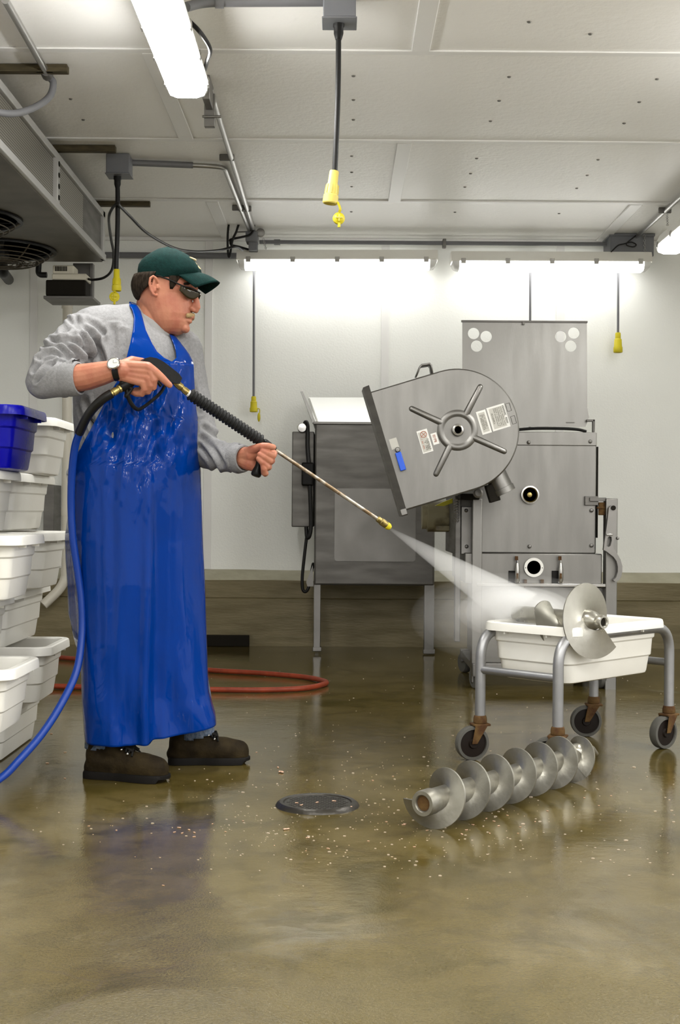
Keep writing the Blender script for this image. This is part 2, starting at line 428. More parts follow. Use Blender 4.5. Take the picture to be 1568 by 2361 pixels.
# ------------------------------------------------------------------ fluorescent fixtures (the room's lamps)
def fixture(name, a, b, label, width=0.155, group=None, lamp='lamp'):
    # a, b: the two ends on the underside centre line (world)
    a, b = Vector(a), Vector(b); u = (b - a).normalized(); L_ = (b - a).length
    s = Vector((0,0,1)).cross(u).normalized(); up = Vector((0,0,1)); mid = (a + b)/2
    t = thing(name, mid, label, 'ceiling light', group)
    def ring(k, w_, z): return a + u*k + s*w_ + up*z
    lens = MB(); prof = [(-0.5, 0.052), (-0.485, 0.030), (-0.42, 0.010), (-0.24, 0.0), (0.24, 0.0), (0.42, 0.010), (0.485, 0.030), (0.5, 0.052)]
    def sec(k, sc, lift): return [ring(k, w_*width*sc, lift + z*(1 if lift == 0 else (0.052-lift)/0.052)) for w_, z in prof]
    e = 0.045
    lens.loft([sec(e, 0.97, 0), sec(L_-e, 0.97, 0)], closed=False)
    lens.build('diffuser', M[lamp], t, smooth=60)
    ends = MB()
    ends.loft([sec(e, 0.97, 0), sec(e*0.4, 0.965, 0.006), sec(e*0.12, 0.95, 0.022), sec(0.0, 0.92, 0.045)], closed=False)
    ends.build('lens_end', M['lampend'], t, smooth=60, label='clear unlit end of the lens'); ends = MB()
    ends.loft([sec(L_-e, 0.97, 0), sec(L_-e*0.4, 0.965, 0.006), sec(L_-e*0.12, 0.95, 0.022), sec(L_, 0.92, 0.045)], closed=False)
    ends.build('lens_end', M['lampend'], t, smooth=60, label='clear unlit end of the lens')
    hs = MB(); pr = [(-0.47, 0.050), (-0.52, 0.054), (-0.50, 0.072), (-0.36, 0.118), (0.36, 0.118), (0.50, 0.072), (0.52, 0.054), (0.47, 0.050)]
    def sec2(k, sc): return [ring(k, w_*width*sc, z) for w_, z in pr]
    hs.loft([sec2(-0.006, 0.9), sec2(0.02, 1), sec2(L_-0.02, 1), sec2(L_+0.006, 0.9)])
    hs.build('housing', M['white'], t, smooth=30)
    for k in range(5):
        q = lerp(0.07, L_-0.07, k/4)
        for sg in (-1, 1):
            c = MB().box(a + u*q + s*(sg*width*0.51) + up*0.052, (0.03, 0.01, 0.034), Matrix((u, s, up)).transposed())
            c.build('clip', M['chrome'], t, bevel=0.002)
    return t
ZF = H + 1.55
fixture('fluorescent_fixture', (-0.585, 3.66, ZF), (-0.585, 4.93, ZF), 'lit fluorescent fixture running front to back above the person, cut by the top edge')
pa, pb, pc, pd = P(549, 622, 8.38), P(1006, 622, 8.38), P(1041, 625, 8.38), P(1496, 627, 8.38)
fixture('fluorescent_fixture', pa, pb, 'left one of the two lit fluorescent fixtures joined end to end along the back wall', lamp='lampback')
fixture('fluorescent_fixture', pc, pd, 'right one of the two lit fluorescent fixtures joined end to end along the back wall', lamp='lampback')
fixture('fluorescent_fixture', (1.955, 6.45, ZF), (1.955, 7.80, ZF), 'lit fluorescent fixture entering at the right edge beside the grey wall box', lamp='lampback')
# unseen fixtures added out of frame, nearer the camera, as fill light
fixture('fluorescent_fixture', (-0.585, 1.2, ZF), (-0.585, 2.47, ZF), 'unseen fluorescent fixture added out of frame as fill light', group='added fill fixtures out of frame')
fixture('fluorescent_fixture', (1.955, 4.05, ZF), (1.955, 5.32, ZF), 'unseen fluorescent fixture added out of frame as fill light', group='added fill fixtures out of frame')
fixture('fluorescent_fixture', (1.955, 1.2, ZF), (1.955, 2.47, ZF), 'unseen fluorescent fixture added out of frame as fill light', group='added fill fixtures out of frame')
fixture('fluorescent_fixture', (0.7, 0.9, ZF), (0.7, 2.17, ZF), 'unseen fluorescent fixture added out of frame as fill light', group='added fill fixtures out of frame')

for hx_, hy_ in ((4.5, 6.6), (4.5, 4.05), (4.5, 1.2), (7.0, 5.3), (7.0, 2.6), (7.0, -0.2), (4.5, -1.6), (1.955, -1.6), (-0.585, -1.6), (1.955, -4.4), (-0.585, -4.4), (4.5, -4.4)):  # more unseen fixtures, added around the hall to brighten the lower surfaces
    fixture('fluorescent_fixture', (hx_, hy_, ZF), (hx_, hy_+1.27, ZF), 'unseen fluorescent fixture added out of frame as fill light', group='added fill fixtures out of frame')

# ------------------------------------------------------------------ room shell
def struct(o): return tag(o, kind='structure')
def quad(name, m, pts, n=(1,1)):
    b = MB(); nx, ny = n; p = [Vector(q) for q in pts]
    for j in range(ny+1):
        for i in range(nx+1):
            b.v.append(p[0].lerp(p[1], i/nx).lerp(p[3].lerp(p[2], i/nx), j/ny))
    for j in range(ny):
        for i in range(nx):
            b.f.append((j*(nx+1)+i, j*(nx+1)+i+1, (j+1)*(nx+1)+i+1, (j+1)*(nx+1)+i))
    return b.build(name, m, smooth=0)
def slab(name, m, lo, hi):
    lo, hi = Vector(lo), Vector(hi)
    return struct(MB().box((lo+hi)/2, hi-lo).build(name, m, smooth=0))
slab('floor', M['floor'], (XL-6, YF-9, -0.1), (XR+9, DB+0.1, 0))
slab('ceiling', M['ceiling'], (XL-0.1, YF-0.1, ZC), (XR+0.1, DB+0.1, ZC+0.1))
slab('wall_back', M['wall'], (XL, DB, 0), (XR, DB+0.1, ZC))
slab('wall_left', M['wall'], (XL-0.1, YF, 0), (XL, DB, ZC))
slab('wall_right', M['wall'], (XR, 4.6, 0), (XR+0.1, DB, ZC))
# concrete kerb along the back wall, a paler sloping ledge on its top
zk0, zk1, dk = 0.425, 0.487, 8.42
kb = MB(); nx = 60
for x0, x1 in ((XL, XR),):
    rings = []
    for i in range(nx+1):
        x = lerp(x0, x1, i/nx); w1 = 0.004*noise.noise(Vector((x*3, 0, 0)))
        rings.append([Vector((x, DB-0.001, 0.0)), Vector((x, dk, 0.0)), Vector((x, dk, 0.302)), Vector((x, dk+0.006, 0.307)), Vector((x, dk, 0.312)),
                      Vector((x, dk, zk0+w1)), Vector((x, DB-0.001, zk0+w1))])
    kb.loft(rings)
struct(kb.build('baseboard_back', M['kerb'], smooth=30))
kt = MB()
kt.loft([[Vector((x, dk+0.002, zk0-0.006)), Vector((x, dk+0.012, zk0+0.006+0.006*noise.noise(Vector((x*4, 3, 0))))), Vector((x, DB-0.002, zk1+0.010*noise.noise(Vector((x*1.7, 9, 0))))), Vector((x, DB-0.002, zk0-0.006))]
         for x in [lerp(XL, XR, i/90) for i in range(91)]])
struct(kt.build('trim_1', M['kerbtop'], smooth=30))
tn = 1
def trim(b, m=None, bev=0.0):
    global tn; tn += 1
    return struct(b.build('trim_%d' % tn, m or M['trim'], bevel=bev))
# wall seams
for px in (77, 480, 887, 1290):
    a = P(px, 900, DB)
    trim(MB().box((a.x, DB-0.004, (zk1+ZC)/2), (0.052, 0.008, ZC-zk1)), bev=0.002)
trim(MB().box((0, DB-0.012, ZC-0.012), (XR-XL, 0.024, 0.024)), bev=0.003)
# ceiling battens across the room and short ones between them
def zy(py): return F*(ZC-H)/(CY-py)
yb = [zy(117), zy(323), zy(462)]
yb = [yb[0] - (yb[1]-yb[0])*k for k in (3, 2, 1)] + yb
for y in yb:
    trim(MB().box((0, y, ZC-0.004), (XR-XL, 0.042, 0.008)), bev=0.003)
ys = yb + [DB]
for i in range(len(ys)-1):
    y0, y1 = ys[i]+0.022, ys[i+1]-0.022
    xs = (-0.755+2.46, -0.755, -0.755-2.46) if i in (3, 5) else (0.30, 0.30+2.46, 0.30-2.46)
    for x in xs:
        if XL < x < XR: trim(MB().box((x, (y0+y1)/2, ZC-0.005), (0.072, y1-y0, 0.010)), bev=0.003)
# fastener heads in the ceiling panels
for (px, py) in ((815,175),(815,230),(815,276),(811,360),(811,397),(811,430),(810,488),(1174,177),(1151,232),(1131,279),(1099,365),(1085,400),(1072,431),(1049,489),
                 (1474,235),(1439,284),(1379,368),(1354,404),(1330,434),(1289,492),(1361,78),(1220,50),(163,228),(192,276),(1515,182)):
    y = zy(py); x, yy = unroll(px, py); y = F*(ZC-H)/(-yy)
    trim(MB().lathe([(0.0001, -0.0045), (0.006, -0.004), (0.009, 0.0)], (x/F*y, y, ZC), n=10), M['steelmid'])

# ------------------------------------------------------------------ ceiling-hung evaporator
M['evapunder'] = mat('dark_underside', (0.14, 0.125, 0.10), 0.5, 0.5, spec=0.3, col2=(0.09, 0.08, 0.06), cscale=4)  # underside in a darker, browner tone than the casing
M['guard_wire'] = mat('grimy_wire', (0.06, 0.047, 0.028), 0.6, spec=0.3)
EX = -1.395; z0e, z1e = H + 1.452, H + 1.735; y0e, y1e = 3.9, 7.58; wv_ = 1.25
ev = thing('evaporator_unit', (EX - wv_/2, (y0e+y1e)/2, z0e), 'long galvanised cooling evaporator hung from the ceiling at upper left', 'evaporator')
c = MB().box((EX-wv_/2, (y0e+y1e)/2, (z0e+z1e)/2), (wv_-0.02, y1e-y0e-0.01, z1e-z0e-0.004)); c.build('casing', M['steeldark'], ev, smooth=0)
MB().box((EX-wv_/2, (y0e+y1e)/2, z0e-0.003), (wv_, y1e-y0e, 0.006)).build('bottom_panel', M['evapunder'], ev, smooth=0)
fr = MB()
fr.box((EX, (y0e+y1e)/2, z1e-0.018), (0.03, y1e-y0e, 0.036)); fr.box((EX+0.004, (y0e+y1e)/2, z0e+0.018), (0.036, y1e-y0e, 0.036))
fr.box((EX, y1e-0.03, (z0e+z1e)/2), (0.03, 0.06, z1e-z0e)); M['evframe'] = mat('pale_frame', (0.46, 0.455, 0.44), 0.5, 0.3)
fr.build('frame', M['evframe'], ev, bevel=0.003)
for ym in (6.30, 5.02):
    po = MB().box((EX+0.004, ym, (z0e+z1e)/2), (0.036, 0.05, z1e-z0e-0.06)).build('post', M['evframe'], ev, bevel=0.003)
    for k in range(4):
        MB().lathe([(0.013, 0), (0.013, 0.004)], (EX+0.021, ym, lerp(z0e+0.06, z1e-0.06, k/3)), (1,0,0), 10).build('hole', M['dark'], po)
for ya, yb_ in ((3.95, 4.99), (5.05, 6.27), (6.33, 7.0)):
    MB().box((EX-0.006, (ya+yb_)/2, (z0e+z1e)/2), (0.012, yb_-ya, z1e-z0e-0.075)).build('coil', M['fin'], ev, smooth=0)
MB().box((EX-0.006, 7.26, (z0e+z1e)/2), (0.012, 0.52, z1e-z0e-0.075)).build('blank_panel', M['steeldark'], ev, smooth=0)
for yc in (4.65, 5.62, 6.45, 7.22):
    r = 0.30; cx_ = -1.90
    fan = MB().lathe([(r, 0), (r+0.01, -0.004), (r+0.01, -0.012), (r-0.015, -0.012), (r-0.02, 0)], (cx_, yc, z0e-0.006), n=40)
    fb = fan.build('fan', M['black'], ev)
    for k in range(9):
        q = r*(1 - k*0.095); zq = -0.014 - 0.075*math.sin(math.pi/2*min(1, k/5))
        MB().tube([(cx_+q*math.cos(a), yc+q*math.sin(a), z0e+zq) for a in [2*math.pi*i/40 for i in range(40)]], 0.0035, 5, closed=True).build('guard_ring', M['guard_wire'], fb)
    for k in range(6):
        a = k*math.pi/3 + 0.3
        MB().tube([(cx_+q*math.cos(a), yc+q*math.sin(a), z0e-0.012-0.078*math.sin(math.pi/2*min(1, (r-q)/r*1.9))) for q in (r, r*0.9, r*0.75, r*0.6, r*0.3)], 0.004, 5).build('guard_spoke', M['guard_wire'], fb)
    bl = MB()
    for k in range(4):
        a = k*math.pi/2
        bl.add([(cx_+q*math.cos(a+t), yc+q*math.sin(a+t), z0e-0.03+s*0.03) for q, t, s in ((0.05,0,0),(0.26,-0.25,-0.6),(0.27,0.35,0.6),(0.06,0.6,0.6))], [(0,1,2,3)])
    bl.lathe([(0.055, -0.05), (0.055, 0.0)], (cx_, yc, z0e), n=16)
    bl.build('fan_blade', M['blackpl'], fb, solid=0.003)
for i, (py, x1) in enumerate(((155, 157), (340, 267), (467, 346))):
    y = zy(py); x, _ = unroll(x1, py); xe = x/F*y
    MB().box(((xe+XL)/2, y, ZC-0.017), (xe-XL, 0.042, 0.030)).build('hanger_channel', M['wood'], None, bevel=0.002)
    o = bpy.data.objects['hanger_channel' if i == 0 else 'hanger_channel.%03d' % i]
    tag(o, ('brown ceiling channel nearest the camera, beside the silver conduit over the evaporator', 'brown ceiling channel over the middle of the evaporator', 'brown ceiling channel over the far end of the evaporator, behind the cord')[i], 'mounting channel')
# drip pump hanging under the far end
pz0, pz1 = P(160, 690, 7.62).z, P(160, 607, 7.62).z
br = thing('condensate_pump', P(158, 690, 7.62), 'black tank condensate pump with beige motor cover hanging under the evaporator end', 'pump')
b = MB(); b.pbox(100, 682, 214, 689, 7.50, 7.74); b.pbox(207, 607, 214, 689, 7.71, 7.76); b.pbox(168, 607, 214, 684, 7.735, 7.755)
b.build('bracket', M['steeldark'], br, bevel=0.002)
MB().pbox(105, 645, 197, 682, 7.53, 7.69).build('tank', M['dark'], br, bevel=0.008)
b = MB(); b.pbox(119, 630, 199, 645, 7.54, 7.69); b.pbox(121, 611, 170, 632, 7.55, 7.68); mc = b.build('motor_cover', M['beige'], br, bevel=0.008)
for k in range(8): MB().pbox(127+k*3.6, 614, 129+k*3.6, 625, 7.546, 7.556).build('slot', M['dark'], mc, smooth=0)
o = MB().tube(fillet([P(90, 600, 7.60), P(88, 634, 7.60), P(108, 634, 7.60)], 0.03), 0.017, 12).build('drain_elbow', M['black']); tag(o, 'black pipe elbow under the evaporator leading into the pump bracket', 'pipe')
o = MB().tube(fillet([P(4, 600, 7.9), P(7, 628, 7.95), P(20, 645, DB-0.03)], 0.05), 0.033, 14).build('insulated_pipe', M['black']); tag(o, 'fat black insulated pipe going into the back wall at the left edge', 'pipe')

# ------------------------------------------------------------------ electrical: conduits, boxes, drop cords
def cz(px, py, drop=0.02):
    x, y = unroll(px, py); d = F*(ZC-H-drop)/(-y); return Vector((x/F*d, d, ZC-drop))
def single(name, mb, m, label, cat, **kw):
    o = mb.build(name, m, None, **kw); return tag(o, label, cat)
def strap(px, py, parent, r=0.015):
    c = cz(px, py); MB().box(c + Vector((0,0,0.004)), (0.075, 0.018, 0.032)).build('pipe_clamp', M['steeldark'], parent, bevel=0.004)
cd = MB().tube([cz(12, 0), cz(108, 168)], 0.014, 12).build('conduit', M['galv']); tag(cd, 'silver conduit on the ceiling in the upper left corner', 'conduit')
MB().lathe([(0.02,0),(0.024,0.02),(0.024,0.05),(0.018,0.07)], cz(106,164), cz(112,180)-cz(106,164), 12).build('coupling', M['steeldark'], cd); strap(103, 160, cd)
p0 = cz(110, 175)
single('flexible_conduit', MB().tube(smooth_path([p0, P(123, 192, p0.y), P(112, 225, p0.y-0.02), P(70, 252, p0.y-0.1), P(20, 262, p0.y-0.2), P(-40, 250, p0.y-0.3)]), 0.0145, 12), M['pvcgrey'], 'grey flexible conduit curving from the silver pipe into the evaporator', 'conduit')
cA = MB().tube([cz(484, 205), cz(588, 540)], 0.013, 12).build('conduit', M['galv']); tag(cA, 'long silver conduit on the ceiling from the big lamp towards the back wall', 'conduit')
strap(523, 365, cA); strap(565, 483, cA)
cB = MB().tube(fillet([cz(300, 376), cz(470, 382), cz(518, 386), cz(522, 398), cz(579, 541)], 0.12), 0.013, 12).build('conduit', M['galv']); tag(cB, 'silver conduit bending from the far drop box to run beside the long one', 'conduit')
MB().tube([cz(299, 375), cz(445, 381)], 0.0165, 12).build('plastic_sleeve', M['pvcgrey'], cB); strap(550, 481, cB)
# hanger where the big lamp meets the long conduit
hb = MB(); q = cz(480, 205, 0.0)
hb.box((q.x+0.01, q.y-0.10, ZC-0.05), (0.03, 0.16, 0.10)); hb.box((q.x+0.01, q.y-0.02, ZC-0.10), (0.045, 0.03, 0.14)); hb.tube([(q.x-0.02, q.y-0.04, ZC-0.13), (q.x+0.06, q.y-0.04, ZC-0.13)], 0.006, 8)
single('lamp_hanger', hb, M['steelmid'], 'small steel bracket holding the far end of the big ceiling lamp', 'bracket', bevel=0.003)
q = P(430, 60, 4.35)
single('lamp_cable', MB().tube(smooth_path([P(433, 45, 4.45), P(462, 75, 4.45), P(484, 112, 4.55), P(478, 140, 4.7), P(470, 165, 4.85)]), 0.008, 8), M['black'], 'grey cable looping beside the big ceiling lamp', 'cable')
# drop-cord outlets
def outlet(px, py0, py1, half, d, cord, plug, capp, label, pale=False, depth=0.11):
    t = thing('drop_cord_outlet', P(px, py1, d), label, 'power outlet', None)
    a = P(px-half, (py0+py1)/2, d); b_ = P(px+half, (py0+py1)/2, d); zt, zb = ZC-0.002, P(px, py1, d).z
    MB().box(((a.x+b_.x)/2, d+depth/2, (zt+zb)/2), (b_.x-a.x, depth, zt-zb)).build('junction_box', M['boxgrey'], t, bevel=0.004)
    MB().box(((a.x+b_.x)/2, d+depth/2, zb-0.003), (b_.x-a.x+0.008, depth+0.008, 0.006)).build('box_cover', M['boxgrey'], t, bevel=0.002)
    (cx0, cy0), (cx1, cy1), cr = cord
    dm = d + depth/2
    p0 = P(cx0, cy0, dm); p1 = P(cx1, cy1, dm)
    MB().lathe([(0.02, 0), (0.02, -0.03), (0.017, -0.035), (0.017, -0.055), (0.011, -0.075)], p0, (0,0,1), 14).build('cord_grip', M['blackpl'], t)
    MB().tube(smooth_path([p0, p0.lerp(p1, 0.5)+Vector((0.004,0,0)), p1], 4), cr, 10).build('cord', M['black'], t)
    (ax, ay), (bx, by), r = plug
    q0 = P(ax, ay, dm); q1 = P(bx, by, dm); L_ = (q1-q0).length; mt = M['yellowpale'] if pale else M['yellow']
    pl = MB().lathe([(r*0.55, 0), (r*0.62, L_*0.03), (r*0.66, L_*0.38), (r*0.78, L_*0.42), (r*0.86, L_*0.72), (r, L_*0.75), (r*1.02, L_*0.97), (r*0.92, L_), (r*0.8, L_), (r*0.78, L_*0.9)], q0, q1-q0, 20).build('plug', mt, t)
    for k in range(8):
        a_ = 2*math.pi*k/8; ax_ = (q1-q0).normalized(); u = ax_.orthogonal().normalized(); v = ax_.cross(u)
        MB().tube([q0 + ax_*(L_*f) + (u*math.cos(a_)+v*math.sin(a_))*(r*g) for f, g in ((0.43, 0.80), (0.7, 0.88))], r*0.07, 5).build('rib', mt, pl)
    if capp:
        (sx, sy), (kx, ky), kr = capp
        s0, k0 = P(sx, sy, dm-0.01), P(kx, ky, dm-0.012)
        tt = MB(); tt.tube(smooth_path([s0, s0.lerp(k0, 0.5)+Vector((0.006,-0.004,0.004)), k0+Vector((0,0,kr))], 4), kr*0.3, 6, sx=0.4)
        tt.lathe([(0.0001, -0.004), (kr*0.75, -0.004), (kr*0.8, -0.009), (kr, -0.009), (kr, 0.0), (kr*0.72, 0.003), (kr*0.6, 0.006), (0.0001, 0.006)], k0, (0.25, -1, 0.1), 20)
        tt.tube([k0 - Vector((0,0,kr*0.8)), k0 - Vector((0,0,kr*1.5))], kr*0.25, 6)
        cp = tt.build('plug_cap', M['yellow'], t)
        cr_ = MB(); cr_.box(k0+Vector((0,-0.012,0)), (kr*1.2, 0.004, kr*0.2)); cr_.box(k0+Vector((0,-0.012,0)), (kr*0.2, 0.004, kr*1.2)); cr_.build('cross_rib', mt, cp, bevel=0.001)
    return t
outlet(783, -40, 38, 38, 4.48, ((781, 42), (772, 396), 0.0095), ((771, 394), (761, 470), 0.0265), ((779, 466), (782, 503), 0.021), 'yellow plug hanging on the thick black cord at the top centre, cap dangling', pale=True)
outlet(271, 366, 398, 27, 6.55, ((271, 400), (268, 622), 0.012), ((269, 621), (269, 671), 0.024), ((262, 668), (264, 684), 0.026), 'yellow plug hanging on a black cord between the evaporator and the green cap')
def small_outlet(px, ptop, pend, plug_end, r, d, capp, label):
    t = thing('drop_cord_outlet', P(px, pend, d), label, 'power outlet')
    top = P(px+1, 575, d)
    zt = P(px, 602, d).z
    MB().box((top.x, (d+DB)/2+0.02, zt), (0.09, DB-d-0.045, 0.075)).build('junction_box', M['boxgrey'], t, bevel=0.004)
    MB().tube([(top.x, d+0.02, zt-0.03), (top.x, d, zt-0.05), P(px, pend, d)], 0.008, 8).build('cord', M['pvcgrey'], t)
    if plug_end:
        q0, q1 = P(px, pend-2, d), P(px, plug_end, d); L_ = (q1-q0).length
        MB().lathe([(r*0.5,0),(r*0.6,L_*0.05),(r*0.62,L_*0.3),(r*0.8,L_*0.35),(r*0.88,L_*0.7),(r,L_*0.75),(r,L_*0.97),(r*0.9,L_),(r*0.7,L_),(r*0.7,L_*0.9)], q0, q1-q0, 16).build('plug', M['yellow'], t)
        if capp:
            (sx, sy), (kx, ky) = capp; s0, k0 = P(sx, sy, d-0.01), P(kx, ky, d-0.01)
            tt = MB(); tt.tube(smooth_path([s0, s0+Vector((0.02, 0, 0.0)), k0+Vector((0.004,0,0.02))], 4), 0.003, 6); tt.ball(k0, (0.010, 0.012, 0.030)); tt.build('plug_cap', M['yellow'], t)
small_outlet(585, 622, 916, 950, 0.026, 8.46, ((591, 943), (597, 962)), 'yellow plug with a dangling cap, low on the cord left of the mixer')
small_outlet(1425, 630, 769, 813, 0.030, 8.46, None, 'yellow plug on the short cord right of the raised hopper lid')
small_outlet(1222, 630, 985, 0, 0.03, 8.46, None, 'grey drop cord running down behind the raised hopper lid')
# grey pipe to the top-centre box, pipe runs near the back wall
q = MB().tube(fillet([P(430, 16, 4.42), P(470, 5, 4.5), P(760, 4, 4.55)], 0.08), 0.0165, 12).build('conduit', M['pvcgrey']); tag(q, 'grey plastic conduit along the top edge into the centre drop box', 'conduit')
MB().tube([P(496, 5, 4.502), P(516, 5, 4.505)], 0.021, 12).build('coupling', M['pvcgrey'], q)
q = MB().tube([P(598, 558, 8.47), P(1400, 563, 8.47)], 0.0135, 12).build('conduit', M['pvcgrey']); tag(q, 'thin grey conduit high on the back wall above the two joined lamps', 'conduit')
MB().tube([P(632, 558.5, 8.47), P(646, 558.6, 8.47)], 0.019, 12).build('coupling', M['pvcgrey'], q); MB().pbox(1021, 550, 1029, 570, 8.45, 8.50).build('pipe_clamp', M['steeldark'], q, bevel=0.003)
q = MB().tube([P(-80, 586, DB-0.028), P(560, 590, DB-0.028)], 0.020, 12).build('conduit', M['pvcgrey']); tag(q, 'thick grey conduit along the top of the back wall behind the green cap', 'conduit')
q = MB().tube([cz(1640, 392), cz(1462, 551)], 0.013, 12).build('conduit', M['galv']); tag(q, 'silver conduit on the ceiling at right running to the grey wall box', 'conduit'); strap(1533, 487, q)
# junction at the end of the twin conduits
jn = thing('junction_fitting', P(580, 560, 8.3), 'grey pipe junction with clamps where the two silver conduits meet the back lamps', 'fitting')
jn_b = MB(); jn_b.pbox(566, 532, 594, 556, 8.22, 8.34); jn_b.build('box_body', M['boxgrey'], jn, bevel=0.006)
MB().pbox(573, 555, 593, 577, 8.25, 8.33).build('lower_sleeve', M['boxgrey'], jn, bevel=0.004)
cl = MB(); cl.tube([P(546, 535, 8.26), P(606, 533, 8.26)], 0.005, 6); cl.lathe([(0.02,0),(0.028,0.004),(0.028,0.012),(0.02,0.016)], P(600, 537, 8.25), (0.3,-1,0), 14); cl.build('clamp', M['steelmid'], jn)
MB().tube(smooth_path([P(575, 488, 8.25), P(588, 507, 8.25), P(599, 519, 8.25), P(591, 523, 8.25)], 4), 0.004, 6).build('wire_hook', M['steelmid'], jn)
# dangling black cables
single('lamp_lead', MB().tube(smooth_path([P(572, 575, 8.3), P(551, 569, 8.25), P(534, 565, 8.22), P(531, 557, 8.2), P(533, 552, 8.2), P(560, 546, 8.2), P(577, 541, 8.2), P(585, 527, 8.18), P(583, 512, 8.18), P(567, 504, 8.18), P(552, 515, 8.18), P(545, 534, 8.18), P(536, 555, 8.18), P(530, 590, 8.18), P(526, 585, 8.18), P(525, 545, 8.18), P(529, 510, 8.18), P(540, 490, 8.18), P(552, 482, 8.18)], 6), 0.0075, 8), M['black'], 'black lead looped in a tangle at the left end of the back lamps', 'cable')
cq = MB().tube(smooth_path([P(560, 577, 8.2), P(542, 569, 8.1), P(505, 577, 8.0), P(450, 580, 7.7), P(400, 571, 7.4), P(340, 538, 7.0), P(300, 499, 6.75), P(278, 477, 6.6), P(270, 470, 6.55), P(258, 482, 6.6), P(251, 505, 6.7), P(256, 550, 7.0), P(262, 585, 7.2), P(258, 622, 7.4), P(240, 640, 7.5), P(215, 645, 7.55), P(202, 643, 7.6)], 8), 0.0075, 8)
single('pump_lead', cq, M['black'], 'thin black cable sagging from the back lamps past the cap to the pump', 'cable')
# grey wall box at the right end
wb = thing('wall_junction_box', P(1450, 585, 8.4), 'large grey junction box on the back wall behind the right end of the lamps', 'electrical box')
b = MB(); b.pbox(1408, 541, 1508, 590, 8.34, DB); b.build('box_body', M['boxgrey'], wb, bevel=0.004)
b = MB(); b.pbox(1405, 538, 1511, 544, 8.33, DB); b.build('lid_flange', M['boxgrey'], wb, bevel=0.002)
wbw = MB().tube(smooth_path([P(1470, 540, 8.32), P(1448, 558, 8.31), P(1445, 565, 8.31), P(1460, 569, 8.31), P(1467, 564, 8.31), P(1455, 558, 8.31), P(1440, 562, 8.31), P(1425, 566, 8.31), P(1409, 581, 8.3)], 6), 0.004, 6)
single('thin_wire', wbw, M['black'], 'thin dark wire curled in front of the grey wall box', 'cable')
for nm, x0, y0, x1, y1, d, lb in (('lamp_chain', 1485, 541, 1488, 590, 8.33, 'light chain hanging beside the grey wall box'), ('lamp_chain', 1538, 494, 1539, 520, 7.55, 'short chain above the lamp at the right edge'), ('lamp_chain', 607, 550, 615, 580, 8.33, 'fine chain holding the left end of the back lamps')):
    ch = MB(); a, b_ = P(x0, y0, d), P(x1, y1, d); n_ = 9
    for k in range(n_):
        c_ = a.lerp(b_, (k+0.5)/n_); R = Matrix.Rotation(math.pi/2*(k % 2), 3, 'Z')
        hl = (a-b_).length/n_*0.62
        ch.tube([c_ + R @ Vector((0.006*math.cos(t), 0, hl*math.sin(t))) for t in [2*math.pi*i/10 for i in range(10)]], 0.0016, 5, closed=True)
    single(nm, ch, M['galv'], lb, 'chain')

# ------------------------------------------------------------------ white drain pipe in the back left corner
dp = thing('drain_pipe', P(153, 1400, 8.2), 'white plastic drain pipe down the back wall behind the white tubs', 'pipe')
MB().tube(fillet([P(156, 640, 8.36), P(153, 1180, 8.36), P(153, 1345, 8.36), P(100, 1395, 8.30)], 0.12, 10), 0.031, 16).build('pipe', M['pvc'], dp)
for y_ in (702, 1180, 1318): MB().tube([P(155.2-(y_-640)*0.003, y_-9, 8.36), P(155.2-(y_-640)*0.003, y_+9, 8.36)], 0.0365, 16).build('coupling', M['pvc'], dp)
b = MB(); b.pbox(100, 1118, 124, 1228, 8.35, DB); q = b.build('wall_plate', M['steeldark'], None, bevel=0.003); tag(q, 'dark grey plate on the back wall between the tubs and the drain pipe', 'panel')

# ------------------------------------------------------------------ left machine: mixer
def bolt(px, py, d, parent, r=0.010, m=None):
    MB().lathe([(r, 0), (r*0.95, 0.005), (r*0.55, 0.009), (0.0001, 0.010)], P(px, py, d), (0,-1,0), 12).build('bolt', m or M['steelmid'], parent)
MD = 7.95
mx = thing('meat_mixer', G(860, 1500), 'dull steel mixing trough on legs with an open lid, left of the grinder', 'machine')
b = MB(); b.pbox(725, 976, 1003, 1350, MD, 8.38); b.build('body', M['steeldark'], mx, bevel=0.012)
b = MB(); b.pbox(722, 973, 1006, 979, MD-0.01, 8.39); b.build('top_rim', M['steelmid'], mx, bevel=0.003)
a0, a1 = P(772, 1126, MD), P(958, 1295, MD)
b = MB().plate(rrect(a0.x, a1.z, a1.x, a0.z, 0.02), (0, MD-0.003, 0), (1,0,0), (0,0,1), 0.006); b.build('side_panel', M['steelmid'], mx, bevel=0.0015)
for x0, x1, y1 in ((723, 739, 1502), (978, 1001, 1508)):
    lg = MB(); lg.pbox(x0, 1348, x1, y1-6, MD+0.005, MD+0.055); lg.pbox(x0-2, y1-10, x1+2, y1, MD, MD+0.06); lg.build('leg', M['steelmid'], mx, bevel=0.003)
    lg = MB(); lg.pbox(x0+3, 1348, x1-3, 1480, 8.30, 8.35); lg.build('leg', M['steelmid'], mx, bevel=0.003)
